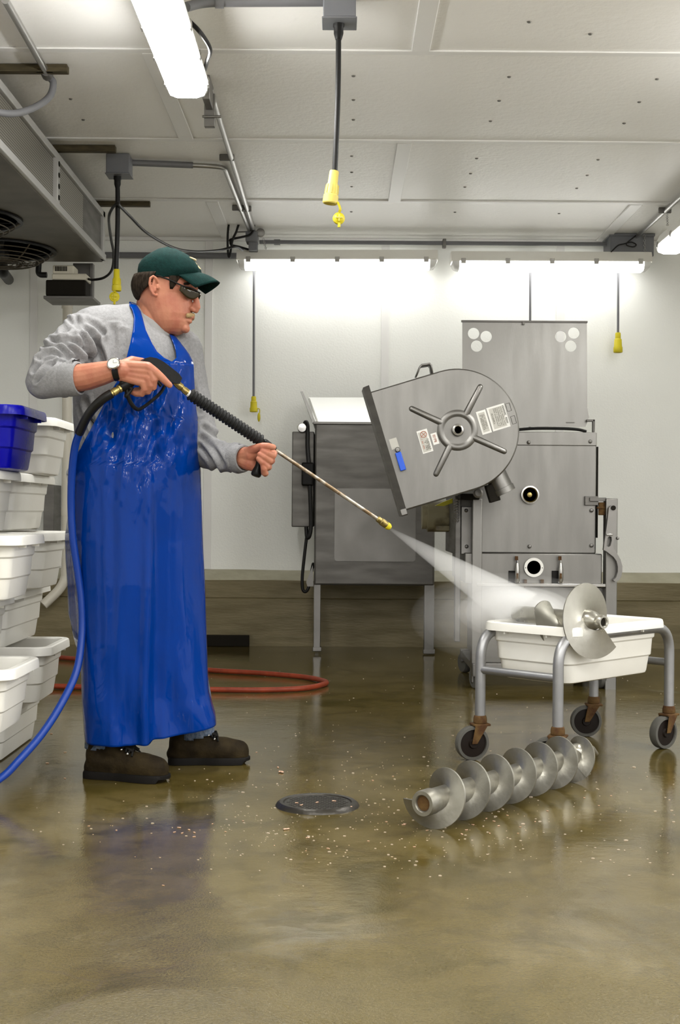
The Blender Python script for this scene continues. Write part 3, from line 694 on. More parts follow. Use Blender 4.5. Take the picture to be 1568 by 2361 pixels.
# raised tray lid, seen from its bright inner side
ld = MB(); P1, P2, P3, P4 = P(727, 976, 8.05), P(1003, 977, 8.05), P(1003, 917, 8.36), P(712, 917, 8.36)
ld.add([P1, P2, P3, P4], [(0,1,2,3)]); ld.build('raised_lid', M['lidmetal'], mx, smooth=0, solid=0.004, label='pale raised lid leaning back')
fl = MB(); fl.add([P(693, 903, 8.30), P(698, 903, 8.30), P(729, 976, 8.0), P(721, 976, 8.0)], [(0,1,2,3)]); fl.build('lid_flap', M['steelmid'], mx, smooth=0, solid=0.006)
MB().tube([P(713, 920, 8.34), P(733, 976, 8.04)], 0.006, 8).build('lid_rod', M['chrome'], mx)
b = MB(); b.pbox(673, 995, 724, 1215, 8.0, 8.22); cb = b.build('control_box', M['steeldark'], mx, bevel=0.006)
MB().lathe([(0.026, 0), (0.03, 0.004), (0.03, 0.022), (0.025, 0.03), (0.0001, 0.031)], P(697, 987, 8.0), (0,-1,0), 20).build('knob', M['chrome'], cb)
MB().tube(smooth_path([P(703, 997, 8.02), P(702, 980, 8.0), P(706, 973, 8.0), P(709, 985, 7.98), P(709, 1030, 7.96), P(712, 1070, 7.95)], 5), 0.013, 10).build('cable', M['black'], cb)
b = MB(); b.pbox(695, 1066, 723, 1120, 7.93, 7.99); b.build('plug_block', M['blackpl'], cb, bevel=0.01)
MB().tube(smooth_path([P(714, 1118, 7.95), P(716, 1160, 7.95), P(717, 1212, 7.95), P(713, 1236, 7.95), P(708, 1238, 7.96), P(706, 1215, 7.98)], 5), 0.013, 10).build('cable', M['black'], cb)
MB().tube(smooth_path([P(707, 1238, 7.97), P(702, 1280, 7.97), P(697, 1330, 7.97), P(698, 1358, 7.97), P(705, 1364, 7.97), P(712, 1352, 7.97), P(720, 1310, 7.99), P(722, 1300, 8.02)], 5), 0.010, 10).build('cable', M['black'], cb)
MB().add([P(721, 1303, 7.97), P(723, 1352, 7.97), P(709, 1352, 7.97), P(706, 1342, 7.97)], [(0,1,2,3)]).build('corner_brace', M['steelmid'], mx, smooth=0, solid=0.02)

# ------------------------------------------------------------------ right machine: grinder
GD = 6.5
gr = thing('meat_grinder', G(1240, 1600), 'large stainless meat grinder cabinet with raised lid and tilted drum cover', 'machine')
b = MB(); b.pbox(1090, 996, 1375, 1276, GD, 7.25); b.build('cabinet', M['steel'], gr, bevel=0.006)
b = MB(); b.pbox(1095, 996, 1376, 1027, GD-0.006, GD+0.02); b.build('top_band', M['steel'], gr, bevel=0.003)
b = MB(); b.pbox(1048, 1142, 1092, 1278, GD+0.05, GD+0.6); b.build('side_cabinet', M['steeldark'], gr, bevel=0.005)
b = MB(); b.pbox(1063, 1168, 1089, 1278, GD+0.03, GD+0.06); b.build('side_plate', M['steelmid'], gr, bevel=0.003)
b = MB(); b.pbox(1088, 1149, 1111, 1575, GD-0.05, GD+0.02); b.build('post', M['steelv'], gr, bevel=0.004)
b = MB(); b.pbox(1049, 1150, 1062, 1480, GD+0.02, GD+0.07); b.build('post', M['steeldark'], gr, bevel=0.004)
b = MB(); b.pbox(1072, 1276, 1388, 1346, GD-0.03, 7.2); b.build('lower_panel', M['steel'], gr, bevel=0.005)
b = MB(); b.pbox(1100, 1345, 1397, 1353, GD-0.06, 7.2); b.build('ledge', M['chrome'], gr, bevel=0.003)
b = MB(); b.pbox(1108, 1352, 1400, 1530, GD+0.02, 7.2); b.build('base', M['steel'], gr, bevel=0.006)
b = MB(); b.pbox(1376, 1030, 1379, 1240, GD+0.03, 7.2); b.build('edge_seam', M['dark'], gr, smooth=0)
for px, py in ((1219,1020),(1361,1018),(1221,1260),(1364,1258),(1364,1177)): bolt(px, py, GD-0.006, gr)
for px, py in ((1075,1177),(1076,1260)): bolt(px, py, GD+0.03, gr)
# shaft port
pt = MB().lathe([(0.036, 0.0), (0.043, 0.004), (0.043, 0.02), (0.037, 0.024), (0.034, 0.02), (0.033, -0.02), (0.012, -0.02), (0.012, 0.004), (0.006, 0.006), (0.0001, 0.006)], P(1221, 1141, GD), (0,-1,0), 32).build('shaft_port', M['brass'], gr)
rg = MB().lathe([(0.037, 0.018), (0.044, 0.018), (0.045, 0.026), (0.038, 0.027), (0.036, 0.02)], P(1221, 1141, GD), (0,-1,0), 32, caps=False); rg.build('ring', M['chrome'], pt)
# outlet ring with dark bore
op = MB().lathe([(0.034, 0.008), (0.048, 0.008), (0.048, 0.018), (0.034, 0.018), (0.034, 0.008)], P(1230, 1308, GD-0.03), (0,-1,0), 32).build('outlet_ring', M['labelw'], gr)
MB().lathe([(0.034, 0.010), (0.0001, 0.010)], P(1230, 1308, GD-0.03), (0,-1,0), 32).build('bore', M['dark'], op)
for dx in (-21.5, 21.5): MB().lathe([(0.003, 0.018), (0.0001, 0.0195)], P(1230+dx*0.9, 1309, GD-0.03), (0,-1,0), 8).build('screw', M['ink'], op)
for cxp in (1193, 1293):
    b = MB(); b.pbox(cxp-20, 1316, cxp-4, 1345, GD-0.04, GD-0.02); b.build('slot_block', M['blackpl'], gr, bevel=0.002)
    k = MB(); dq = GD-0.06
    k.tube([P(cxp-1, 1284, dq), P(cxp, 1300, dq)], 0.006, 8); k.lathe([(0.007,0),(0.012,-0.03),(0.013,-0.09),(0.008,-0.10)], P(cxp, 1298, dq), (0,0,1), 12); k.tube([P(cxp-3, 1327, dq), P(cxp-4, 1344, dq)], 0.006, 8); k.tube([P(cxp+3, 1327, dq), P(cxp+4, 1344, dq)], 0.006, 8)
    cl = k.build('toggle_clamp', M['chrome'], gr)
    MB().box(P(cxp, 1328, dq-0.013), (0.010, 0.006, 0.026)).build('rusty_core', M['rust'], cl)
    MB().box(P(cxp-2, 1287, dq), (0.014, 0.014, 0.02)).build('tip', M['rust'], cl)
for px in (1211, 1250): MB().lathe([(0.009,0),(0.009,-0.03),(0.006,-0.035),(0.006,-0.04)], P(px, 1336, GD-0.05), (0,0,1), 10).build('stud', M['rust'], gr)
# right column with casting lever
b = MB(); b.pbox(1396, 1149, 1423, 1612, GD-0.05, GD+0.02); b.build('column', M['steelv'], gr, bevel=0.004)
b = MB(); b.pbox(1349, 1144, 1380, 1165, GD-0.02, GD+0.04); b.pbox(1360, 1147, 1398, 1156, GD-0.03, GD+0.0); b.build('latch_bar', M['steeldark'], gr, bevel=0.002)
b = MB(); b.pbox(1381, 1158, 1395, 1188, GD-0.02, GD+0.0); b.pbox(1377, 1168, 1398, 1173, GD-0.025, GD-0.005); b.build('spring_stop', M['rust'], gr, bevel=0.003)
def lp(*pts): return [((P(x, y, GD-0.08).x), (P(x, y, GD-0.08).z)) for x, y in pts]
outer = lp((1403,1172),(1408,1166),(1414,1165),(1420,1168),(1422,1178),(1421,1200),(1419,1228),(1416,1245),(1413,1256),(1414,1264),(1422,1276),(1430,1290),(1434,1305),(1434,1318),(1431,1330),(1426,1338),(1420,1342),(1413,1338),(1420,1331),(1424,1318),(1424,1306),(1421,1294),(1414,1284),(1405,1277),(1396,1270),(1391,1268),(1393,1250),(1396,1230),(1400,1200))
slot = lp((1400,1240),(1404,1236),(1409,1238),(1410,1245),(1407,1258),(1403,1261),(1398,1259),(1398,1250))
lv = MB().plate(outer, (0, GD-0.075, 0), (1,0,0), (0,0,1), 0.03, holes=[slot]).build('lever', M['steelmid'], gr, bevel=0.003)
MB().lathe([(0.012, 0), (0.012, 0.018), (0.0001, 0.018)], P(1413, 1171, GD-0.08), (0,-1,0), 14).build('pivot', M['dark'], lv)
MB().box(P(1404, 1232, GD-0.082), (0.032, 0.036, 0.010)).build('rib', M['chrome'], lv, bevel=0.002)
bolt(1424, 1241, GD-0.05, gr, 0.008)
# motor and guard between the two machines
mo = MB(); mo.lathe([(0.06,0),(0.085,0.005),(0.085,0.14),(0.07,0.145),(0.07,0.17),(0.0001,0.17)], P(1046, 1190, 6.95), (-1,0,0), 28); mot = mo.build('motor', M['motor'], gr)
b = MB(); b.pbox(1004, 1167, 1020, 1180, 6.9, 7.0); b.pbox(1004, 1188, 1020, 1206, 6.88, 7.0); b.pbox(1006, 1212, 1048, 1224, 6.86, 7.0); b.build('motor_feet', M['motor'], mot, bevel=0.004)
b = MB(); b.add([P(1003, 1166, 6.7), P(1020, 1158, 6.7), P(1046, 1148, 6.7), P(1048, 1158, 6.7), P(1022, 1167, 6.7)], [(0,1,2,3,4)]); b.build('belt_guard', M['guard'], gr, smooth=0, solid=0.05)
ch = MB()
for k in range(9): ch.lathe([(0.011,0),(0.013,0.004),(0.011,0.010)], P(1051+k*0.2, 1150+k*6, GD+0.0), (0,0,-1), 8)
ch.tube([P(1052, 1150, GD), P(1054, 1205, GD)], 0.006, 6); ch.build('guide_chain', M['steelmid'], gr)
# castors under the grinder
def castor(px, py, d, r, parent):
    c_ = P(px, py, d); c_.z = r
    wh = MB().lathe([(r*0.6,-0.018),(r*0.93,-0.02),(r,-0.014),(r,0.014),(r*0.93,0.02),(r*0.6,0.018)], c_, (1, 0.35, 0), 24).build('castor', M['tyre'], parent)
    MB().box(c_+Vector((0,0,r*0.7)), (0.05, 0.06, r*1.2)).build('castor_fork', M['steeldark'], wh, bevel=0.004)
for px, py, d in ((1100, 1560, 6.45), (1072, 1515, 7.1), (1384, 1560, 6.5), (1340, 1515, 7.1)): castor(px, py, d, 0.055, gr)
b = MB(); b.pbox(1088, 1530, 1398, 1548, GD+0.0, 7.15); b.build('base_frame', M['steelmid'], gr, bevel=0.004)
# raised lid with hand holes
LDp = 7.18
def L2(x, y): q = P(x, y, LDp); return (q.x, q.z)
lo, hi = L2(1066, 984), L2(1353, 741)
out = [L2(1066,741), L2(1353,741), L2(1354,940), L2(1358,962), L2(1350,984), L2(1066,984)]
r_ = 13.2*LDp/F
lid = MB().plate(out, (0, LDp, 0), (1,0,0), (0,0,1), 0.005, holes=[circ(*L2(x, y), r_) for x, y in ((1092,769),(1121,776),(1099,798),(1293,776),(1323,768),(1316,798))]).build('raised_lid', M['steelv'], gr, smooth=0)
b = MB(); b.pbox(1064, 739, 1355, 743, LDp-0.012, LDp+0.01); b.build('lid_edge', M['steeldark'], lid, smooth=0)
b = MB(); b.pbox(1205, 741, 1210, 748, LDp-0.02, LDp-0.003); b.build('catch', M['steeldark'], lid, smooth=0)
b = MB(); b.pbox(1306, 973, 1325, 975, LDp-0.008, LDp-0.003); b.build('slot_mark', M['steeldark'], lid, smooth=0)
b = MB(); b.pbox(1353, 967, 1372, 972, LDp-0.03, LDp); b.pbox(1367, 967, 1372, 996, LDp-0.03, LDp); b.build('lid_hinge', M['steeldark'], gr, bevel=0.002)
MB().tube(smooth_path([P(1180, 992, 6.9), P(1230, 988, 6.9), P(1290, 988, 6.9), P(1330, 990, 6.9), P(1352, 995, 6.9)], 6), 0.008, 8).build('seal_cord', M['black'], gr)
# tilted drum cover
HD = 6.1; s_ = HD/F
ho = P(1055, 992, HD); e1 = Vector((0.956, 0, 0.294)).normalized(); e2 = Vector((-0.294, 0, 0.956)).normalized(); en = e1.cross(e2)
def HL(px, py):   # photo pixel -> local plane metres
    dx, dy = px-1055, py-992; return ((dx*0.956 - dy*0.294)*s_, (-dx*0.294 - dy*0.956)*s_)
def HW(lx, ly, up=0.0): return ho + e1*lx + e2*ly + en*up
R_ = 143*s_; Lx = -166*s_
face = [(Lx, -R_), (0, -R_)] + [(R_*math.cos(a), R_*math.sin(a)) for a in [math.radians(-90+180*i/40) for i in range(1, 40)]] + [(0, R_), (Lx, R_)]
hb = MB(); n_ = len(face)
def rg_(sc, up): return [HW(x*sc if x > 0 else x, y*sc, up) for x, y in face]
hb.loft([rg_(1.0, -0.20), rg_(1.0, -0.012), rg_(0.994, -0.004), rg_(0.975, 0.0)])
hc = hb.build('drum_cover', M['steel'], gr, smooth=30)
# pressed ring, hub and ribs
rgp = [(0.062, -0.001), (0.070, 0.005), (0.079, 0.008), (0.089, 0.005), (0.098, -0.001)]
MB().lathe(rgp, HW(0,0), en, 48).build('pressed_ring', M['steel'], hc)
hub = MB().lathe([(0.0165, 0.002), (0.0165, 0.026), (0.019, 0.028), (0.026, 0.026), (0.029, 0.018), (0.030, -0.002)], HW(0,0), en, 32).build('hub', M['chrome'], hc)
MB().lathe([(0.0165, 0.004), (0.0001, 0.004)], HW(0,0), en, 24).build('bore', M['dark'], hub)
for px, py in ((942,940),(1110,885),(1170,1043),(1003,1100)):
    x, y = HL(px, py); L_ = math.hypot(x, y); ux, uy = x/L_, y/L_
    rr = MB(); rr.caps_chain([(HW(ux*0.084, uy*0.084, -0.010), 0.019), (HW(ux*(L_-0.016), uy*(L_-0.016), -0.009), 0.0165)], 16); rr.build('rib', M['steel'], hc)
# open-side flange
f0, f1 = HL(848, 900), HL(937, 1190)
fg = MB(); a_, b2 = Lx, Lx-0.028
fg.loft([[HW(a_, y, 0.014), HW(b2, y, -0.02), HW(b2-0.004, y, -0.20), HW(a_, y, -0.20)] for y in (R_+0.030, R_+0.008, -R_-0.004, -R_-0.022)])
fg.build('flange', M['steeldark'], hc, smooth=0)
MB().box(HW(Lx-0.014, -R_-0.004, 0.004), (0.030, 0.02, 0.03), Matrix((e1, en, e2)).transposed()).build('flange_corner', M['steelmid'], hc, bevel=0.003)
# handle at the top
hp = [HL(960, 866), HL(968, 845), HL(972, 841), HL(990, 838), HL(994, 842), HL(997, 862)]
hd = MB(); hd.loft([[HW(x, y, up) for x, y in hp] for up in (-0.12, -0.01)], closed=False); hd.build('handle', M['steelmid'], hc, smooth=30, solid=0.008)
# labels
def label_plate(pts, m, name, up=0.0015):
    x0, y0 = min(p[0] for p in pts), min(p[1] for p in pts); x1, y1 = max(p[0] for p in pts), max(p[1] for p in pts)
    b_ = MB().box(HW((x0+x1)/2, (y0+y1)/2, up), (x1-x0, y1-y0, 0.001), Matrix((e1, e2, en)).transposed())
    return b_.build(name, m, hc, smooth=0), (x0, y0, x1, y1)
def letters(parent, x, y0, y1, size, m, name='lettering', seed=1, gap=0.35, up=0.0026):
    # a row of small printed characters running along the label's long side
    rnd = random.Random(seed); b_ = MB(); y = y1
    RM = Matrix((e1, e2, en)).transposed()
    while y - size*0.6 > y0:
        wd = size*0.6
        if rnd.random() > 0.14:
            k = rnd.randrange(5)
            st = size*0.18
            b_.box(HW(x, y-wd*0.15, up), (size, st, 0.0006), RM)
            if k in (0, 1, 3): b_.box(HW(x+size*0.4, y-wd*0.5, up), (st, wd*0.8, 0.0006), RM)
            if k in (1, 2, 3): b_.box(HW(x-size*0.4, y-wd*0.5, up), (st, wd*0.8, 0.0006), RM)
            if k in (0, 2, 4): b_.box(HW(x, y-wd*0.5, up), (st, wd*0.7, 0.0006), RM)
            if k in (0, 3, 4): b_.box(HW(x, y-wd*0.85, up), (size, st, 0.0006), RM)
        y -= wd + size*gap*0.5
    return b_.build(name, m, parent, smooth=0)
def cen(px, py, w_, h_): x, y = HL(px, py); return [(x-w_*s_/2, y-h_*s_/2), (x+w_*s_/2, y+h_*s_/2)]
lb, bx = label_plate(cen(1115.5, 973, 22.5, 55), M['labelw'], 'label'); label_plate(cen(1115.5, 973, 15, 46), M['labelg'], 'label_field', 0.0022)
for i, xx in enumerate((0.30, 0.48, 0.66)): letters(lb, lerp(bx[0], bx[2], xx+0.03), lerp(bx[1], bx[3], 0.16), lerp(bx[1], bx[3], 0.82), (0.0085, 0.0065, 0.0065)[i], M['ink'], seed=i+3)
lb, bx = label_plate(cen(1149, 961.5, 42, 56), M['labelw'], 'label'); label_plate(cen(1148, 961.8, 31, 48), M['labelg'], 'label_field', 0.0022)
letters(lb, lerp(bx[0], bx[2], 0.90), lerp(bx[1], bx[3], 0.06), lerp(bx[1], bx[3], 0.93), 0.0095, M['ink'], seed=11)
for i, xx in enumerate((0.36, 0.46, 0.56, 0.66, 0.76)): letters(lb, lerp(bx[0], bx[2], xx), lerp(bx[1], bx[3], 0.1), lerp(bx[1], bx[3], 0.9), 0.0055, M['ink'], seed=i+20)
letters(lb, lerp(bx[0], bx[2], 0.2), lerp(bx[1], bx[3], 0.22), lerp(bx[1], bx[3], 0.72), 0.0085, M['ink'], seed=12)
lb, bx = label_plate(cen(980, 1018, 25, 54), M['labelw'], 'warning_label'); label_plate(cen(979, 1019, 18, 47), M['labelg'], 'label_field', 0.0022)
for i, xx in enumerate((0.48, 0.64, 0.80)): letters(lb, lerp(bx[0], bx[2], xx), lerp(bx[1], bx[3], 0.10), lerp(bx[1], bx[3], 0.58), 0.0075, M['ink'], seed=i+31)
letters(lb, lerp(bx[0], bx[2], 0.26), lerp(bx[1], bx[3], 0.16), lerp(bx[1], bx[3], 0.72), 0.0065, M['inkred'], seed=40)
rc = MB(); cx_, cy_ = lerp(bx[0], bx[2], 0.56), lerp(bx[1], bx[3], 0.80)
rc.tube([HW(cx_+0.0145*math.cos(a), cy_+0.0145*math.sin(a), 0.0028) for a in [2*math.pi*i/24 for i in range(24)]], 0.0014, 5, closed=True)
for a in (0.5, 2.1): rc.tube([HW(cx_-0.014*math.cos(a), cy_-0.014*math.sin(a), 0.0028), HW(cx_+0.014*math.cos(a), cy_+0.014*math.sin(a), 0.0028)], 0.0013, 5)
rc.build('warning_sign', M['inkred'], lb)
lb, bx = label_plate(cen(1003, 1012, 14, 27), M['labelw'], 'label')
for i, xx in enumerate((0.38, 0.6)): letters(lb, lerp(bx[0], bx[2], xx), lerp(bx[1], bx[3], 0.15), lerp(bx[1], bx[3], 0.85), 0.006, M['inkred'], seed=i+50)
for px, py in ((1172, 938), (1184, 967)):
    x, y = HL(px, py); b_ = MB(); w_, h_ = 0.0095, 0.0185
    b_.tube([HW(x-w_, y+h_, 0.001), HW(x+w_, y+h_, 0.001), HW(x+w_, y-h_, 0.001), HW(x-w_, y-h_, 0.001)], 0.0016, 5, closed=True); b_.build('latch_outline', M['steeldark'], hc)
# blue tagged stud
label_plate(cen(909, 1024, 18, 25), M['labelg'], 'stud_plate')
x, y = HL(917, 1038); MB().lathe([(0.0125,0),(0.0125,0.012),(0.009,0.018),(0.0001,0.019)], HW(x, y), en, 12).build('stud', M['steelmid'], hc)
x, y = HL(924, 1065); b_ = MB().box(HW(x, y, 0.014), (0.028, 0.088, 0.016), Matrix((e1, e2, en)).transposed()); b_.build('blue_tag', M['lockblue'], hc, bevel=0.003, label='bright blue tag on a stud')
# outlet pipe and pivot under the cover
x, y = HL(1150, 1092); x2, y2 = HL(1170, 1132)
sp = MB(); dirp = (HW(x2, y2) - HW(x, y)).normalized()
sp.lathe([(0.052, -0.09), (0.052, 0.070), (0.056, 0.071), (0.056, 0.098), (0.050, 0.099), (0.049, 0.06)], HW(x, y, -0.11), dirp, 28); so = sp.build('spout', M['steel'], hc)
b_ = MB().box(HW(x2, y2, -0.11) - e1*0.055 + e2*0.01, (0.05, 0.085, 0.07), Matrix((e1, e2, en)).transposed()); b_.build('spout_bracket', M['dark'], hc, bevel=0.003)
pv = MB().lathe([(0.022,0),(0.024,0.004),(0.024,0.03),(0.016,0.034),(0.016,0.042),(0.0001,0.044)], P(1101, 1137, GD-0.12), (0,-1,0), 20); pv.build('pivot_boss', M['steelmid'], gr)
MB().pbox(1062, 1138, 1106, 1152, GD-0.1, GD+0.15).build('pivot_arm', M['dark'], gr, bevel=0.004)

# ------------------------------------------------------------------ meat tubs
def rr3(L_, W_, r, z, n=5):
    return [Vector((x, y, z)) for x, y in rrect(-L_/2, -W_/2, L_/2, W_/2, r, n)]
def make_tub(m, L_=0.62, W_=0.40, h=0.20, label=None, cat='tub'):
    t = thing('meat_tub', (0, 0, 0), label, cat)
    lx, wx = L_-0.048, W_-0.048          # body at the top, under the overhanging rim
    bx, by = L_-0.105, W_-0.100          # at the bottom
    def at(f): return lerp(bx, lx, f), lerp(by, wx, f)
    rings = []
    a, b = at(0); rings.append(rr3(a-0.03, b-0.03, 0.03, 0.0)); rings.append(rr3(a-0.006, b-0.006, 0.035, 0.005)); rings.append(rr3(a, b, 0.036, 0.014))
    for f0, f1 in ((0.0, 0.34), (0.34, 0.66), (0.66, 1.0)):
        a, b = at(lerp(f0, f1, 0.5)); s = 0.0
        a0, b0 = at(f0); a1, b1 = at(f1)
        st = 0.0055 if f0 else 0.0
        if f0: rings.append(rr3(a0+st, b0+st, 0.038, h*f0+0.003))
        rings.append(rr3(a1-0.004, b1-0.004, 0.040, h*f1-0.003 if f1 < 1 else h-0.012))
    inner = [rr3(lx-0.012, wx-0.012, 0.036, h-0.006), rr3(bx-0.004, by-0.004, 0.032, 0.010), rr3(bx-0.04, by-0.04, 0.02, 0.007)]
    MB().loft(rings + inner).build('body', m, t, smooth=28)
    rim = [rr3(lx-0.004, wx-0.004, 0.040, h-0.012), rr3(L_-0.010, W_-0.010, 0.055, h-0.016), rr3(L_-0.006, W_-0.006, 0.056, h-0.030), rr3(L_, W_, 0.058, h-0.030),
           rr3(L_-0.002, W_-0.002, 0.058, h-0.012), rr3(L_-0.007, W_-0.007, 0.056, h-0.003), rr3(L_-0.016, W_-0.016, 0.052, h), rr3(lx-0.004, wx-0.004, 0.040, h-0.001), rr3(lx-0.012, wx-0.012, 0.036, h-0.008)]
    g = MB().loft(rim, caps=False)
    for sx in (-1, 1):
        for y in (-0.09, 0.09): g.box((sx*(lx/2+0.006), y*W_/0.4, h-0.026), (0.026, 0.004, 0.026))
        for x in (-0.14, 0.14): g.box((x, sx*(wx/2+0.006), h-0.026), (0.004, 0.026, 0.026))
    g.build('rim', m, t, smooth=28)
    return t
tub0 = make_tub(M['tub'])
TB = 0.2
# front stack at the left edge, rear stack behind it; every other tub is turned a quarter
front = [(1, -1.345, 4.04, 90), (2, -1.262, 3.99, 0), (3, -1.275, 4.05, 90), (4, -1.268, 4.08, 0.6), (5, -1.268, 4.10, 90), (6, -1.297, 4.22, -0.5)]
rear = [(1, -1.312, 4.72, 90), (2, -1.297, 4.63, 0.8), (3, -1.30, 4.70, 90), (4, -1.30, 4.68, -0.6), (5, -1.288, 4.72, 90.6), (6, -1.312, 4.76, 0)]
FL = {1: 'white tub at the bottom of the front stack, on the floor', 2: 'white tub second from the bottom of the front stack, empty inside showing',
      3: 'white tub third from the bottom of the front stack, turned narrow', 4: 'white wide-rimmed tub fourth from the bottom of the front stack',
      5: 'white tub directly under the blue tub in the front stack', 6: 'deep blue tub on top of the front stack at the left edge'}
RL = {1: 'white tub at the bottom of the rear stack, behind the blue hose', 2: 'white tub second from the bottom of the rear stack, beside the red hose',
      3: 'white tub third from the bottom of the rear stack, narrow side out', 4: 'white tub fourth from the bottom of the rear stack, rim against the apron',
      5: 'white tub fifth in the rear stack, right under the topmost white one', 6: 'white tub on top of the rear stack, right behind the blue tub'}
first = True
blue0 = None
for st, lab in ((front, FL), (rear, RL)):
    for k, x, d, a in st:
        z = TB*(k-1) - (0.0 if k < 3 else 0.008 if k < 5 else 0.004)
        if st is front and k == 6:
            t = make_tub(M['tubblue']); t.location = (x, d, z+0.0); t.rotation_euler = (0, 0, math.radians(a))
        elif first: t = tub0; first = False; t.location = (x, d, z); t.rotation_euler = (0, 0, math.radians(a))
        else: t = copy_tree(tub0, (x, d, z), math.radians(a))
        tag(t, lab[k], 'tub', 'stacked meat tubs')

# ------------------------------------------------------------------ tub cart
CC = Vector((0.866, 4.722, 0)); cu_ = Vector((0.7071, 0.7071, 0)); cv = Vector((0.7071, -0.7071, 0))
cart = thing('tub_cart', CC, 'aluminium tube cart on four rusty castors carrying a white tub', 'cart')
def CW(u, v, z): return CC + cu_*u + cv*v + Vector((0,0,z))
CLn, CWd, ZT, ZL = 0.352, 0.166, 0.452, 0.145
def legset(sv):
    pts = [CW(-CLn, sv*CWd, ZL), CW(-CLn, sv*CWd, ZT), CW(CLn, sv*CWd, ZT), CW(CLn, sv*CWd, ZL)]
    return fillet(pts, 0.10, 12)
for sv, nm in ((1, 'side_frame'), (-1, 'side_frame')):
    MB().tube(legset(sv), 0.0185, 16).build(nm, M['alu'], cart)
for su in (-1, 1):
    MB().tube([CW(su*CLn, -CWd, 0.318), CW(su*CLn, CWd, 0.318)], 0.0145, 12).build('cross_bar', M['alu'], cart)
def cart_castor(u, v, ang, rr=0.060):
    top = CW(u, v, ZL); a = math.radians(ang); dr = Vector((math.cos(a), math.sin(a), 0)); side = Vector((-math.sin(a), math.cos(a), 0))
    c_ = CW(u, v, rr) + dr*0.030
    R = Matrix((dr, side, Vector((0,0,1)))).transposed()
    fk = MB(); fk.lathe([(0.021, 0.012), (0.024, 0.0), (0.024, -0.014), (0.017, -0.02)], top, (0,0,1), 14)
    fk.box(top+Vector((0,0,-0.020)), (0.062, 0.05, 0.008), R)
    for sg in (-1, 1):
        o1 = top + side*(sg*0.024) + Vector((0,0,-0.018)); o2 = c_ + side*(sg*0.026)
        fk.hexa([o2+dr*-0.010-side*0.002, o2+dr*0.010-side*0.002, o2+dr*0.010+side*0.002, o2+dr*-0.010+side*0.002,
                 o1+dr*-0.022-side*0.002, o1+dr*0.026-side*0.002, o1+dr*0.026+side*0.002, o1+dr*-0.022+side*0.002])
    f = fk.build('castor', M['rust'], cart, bevel=0.002)
    MB().lathe([(rr*0.80,-0.012),(rr*0.82,-0.017),(rr*0.97,-0.016),(rr,-0.011),(rr,0.011),(rr*0.97,0.016),(rr*0.82,0.017),(rr*0.80,0.012),(rr*0.80,-0.012)], c_, side, 36).build('tyre', M['tyre'], f)
    MB().lathe([(rr*0.25,-0.019),(rr*0.3,-0.012),(rr*0.81,-0.010),(rr*0.81,0.010),(rr*0.3,0.012),(rr*0.25,0.019)], c_, side, 30).build('wheel', M['wheelhub'], f)
cart_castor(-CLn, -CWd, 196); cart_castor(-CLn, CWd, 160); cart_castor(CLn, CWd, 215); cart_castor(CLn, -CWd, 180)
ct = copy_tree(tub0, CC + cu_*-0.012 + Vector((0,0,0.286)), math.radians(45))
tag(ct, 'white tub sitting in the aluminium cart under the large auger', 'tub')
if 'group' in ct: del ct['group']

# ------------------------------------------------------------------ augers
def helix(o, axis, L0, L1, r_out, r_in, turns, phase, thick=0.005, n=48, ref=(0,0,1), rfun=None, lfun=None):
    ax = Vector(axis).normalized(); u = (Vector(ref) - ax*Vector(ref).dot(ax)).normalized(); v = ax.cross(u); o = Vector(o)
    b = MB(); N_ = int(abs(turns)*n); radial = 6
    def pt(i, k, side):
        t = i/N_; a = phase + 2*math.pi*turns*t; q = k/radial
        ro = r_out if rfun is None else rfun(t)
        r = lerp(r_in, ro, q); dish = 0.003*math.sin(q*math.pi/2)
        return o + ax*((lerp(L0, L1, t) if lfun is None else lfun(t)) + side*thick*(1.0-0.55*q)/2*1.6 + dish) + (u*math.cos(a) + v*math.sin(a))*r
    rings = []
    for i in range(N_+1):
        rings.append([pt(i, k, 1) for k in range(radial+1)] + [pt(i, k, -1) for k in range(radial, -1, -1)])
    b.loft(rings); return b
# long auger lying on the floor
A0 = G(984, 1850, 0.079); A1 = G(1362, 1733, 0.079)
ax = (A1-A0).normalized(); LA = (A1-A0).length
la = thing('auger', (A0+A1)/2 - Vector((0,0,0.079)), 'long screw auger of seven flights lying on the wet floor in front of the cart', 'auger')
rs = 0.036
sh = MB().lathe([(0.021, 0.09), (0.021, -0.018), (0.024, -0.022), (0.034, -0.022), (rs, -0.016), (rs, 0.02), (0.033, 0.03), (0.033, LA-0.16), (0.028, LA-0.12), (0.020, LA-0.06), (0.0001, LA-0.055)], A0, ax, 32)
sh.build('shaft', M['cast'], la)
MB().lathe([(0.0205, -0.015), (0.0205, 0.085), (0.0001, 0.085)], A0, ax, 24).build('socket', M['rust'], la, label='dark hollow end of the shaft')
hx = helix(A0, ax, 0.0, LA-0.13, 0.079, 0.030, -6.4, math.radians(270), 0.008, 48)
hx.build('flight', M['cast'], la)
tp = MB(); q0 = A0 + ax*(LA-0.10)
side = ax.cross(Vector((0,0,1))).normalized()
tp.caps_chain([(q0+Vector((0,0,0.012)), 0.030), (q0+ax*0.06+Vector((0,0,0.018)), 0.022), (q0+ax*0.11+Vector((0,0,0.004)), 0.013), (q0+ax*0.14+Vector((0,0,-0.012)), 0.008)], 14)
tp.build('tip', M['castb'], la)
helix(A0, ax, LA-0.14, LA-0.02, 0.079, 0.022, -0.8, math.radians(270-6.4*360+10), 0.008, 48, rfun=lambda t: lerp(0.079, 0.045, t)).build('flight', M['cast'], la)
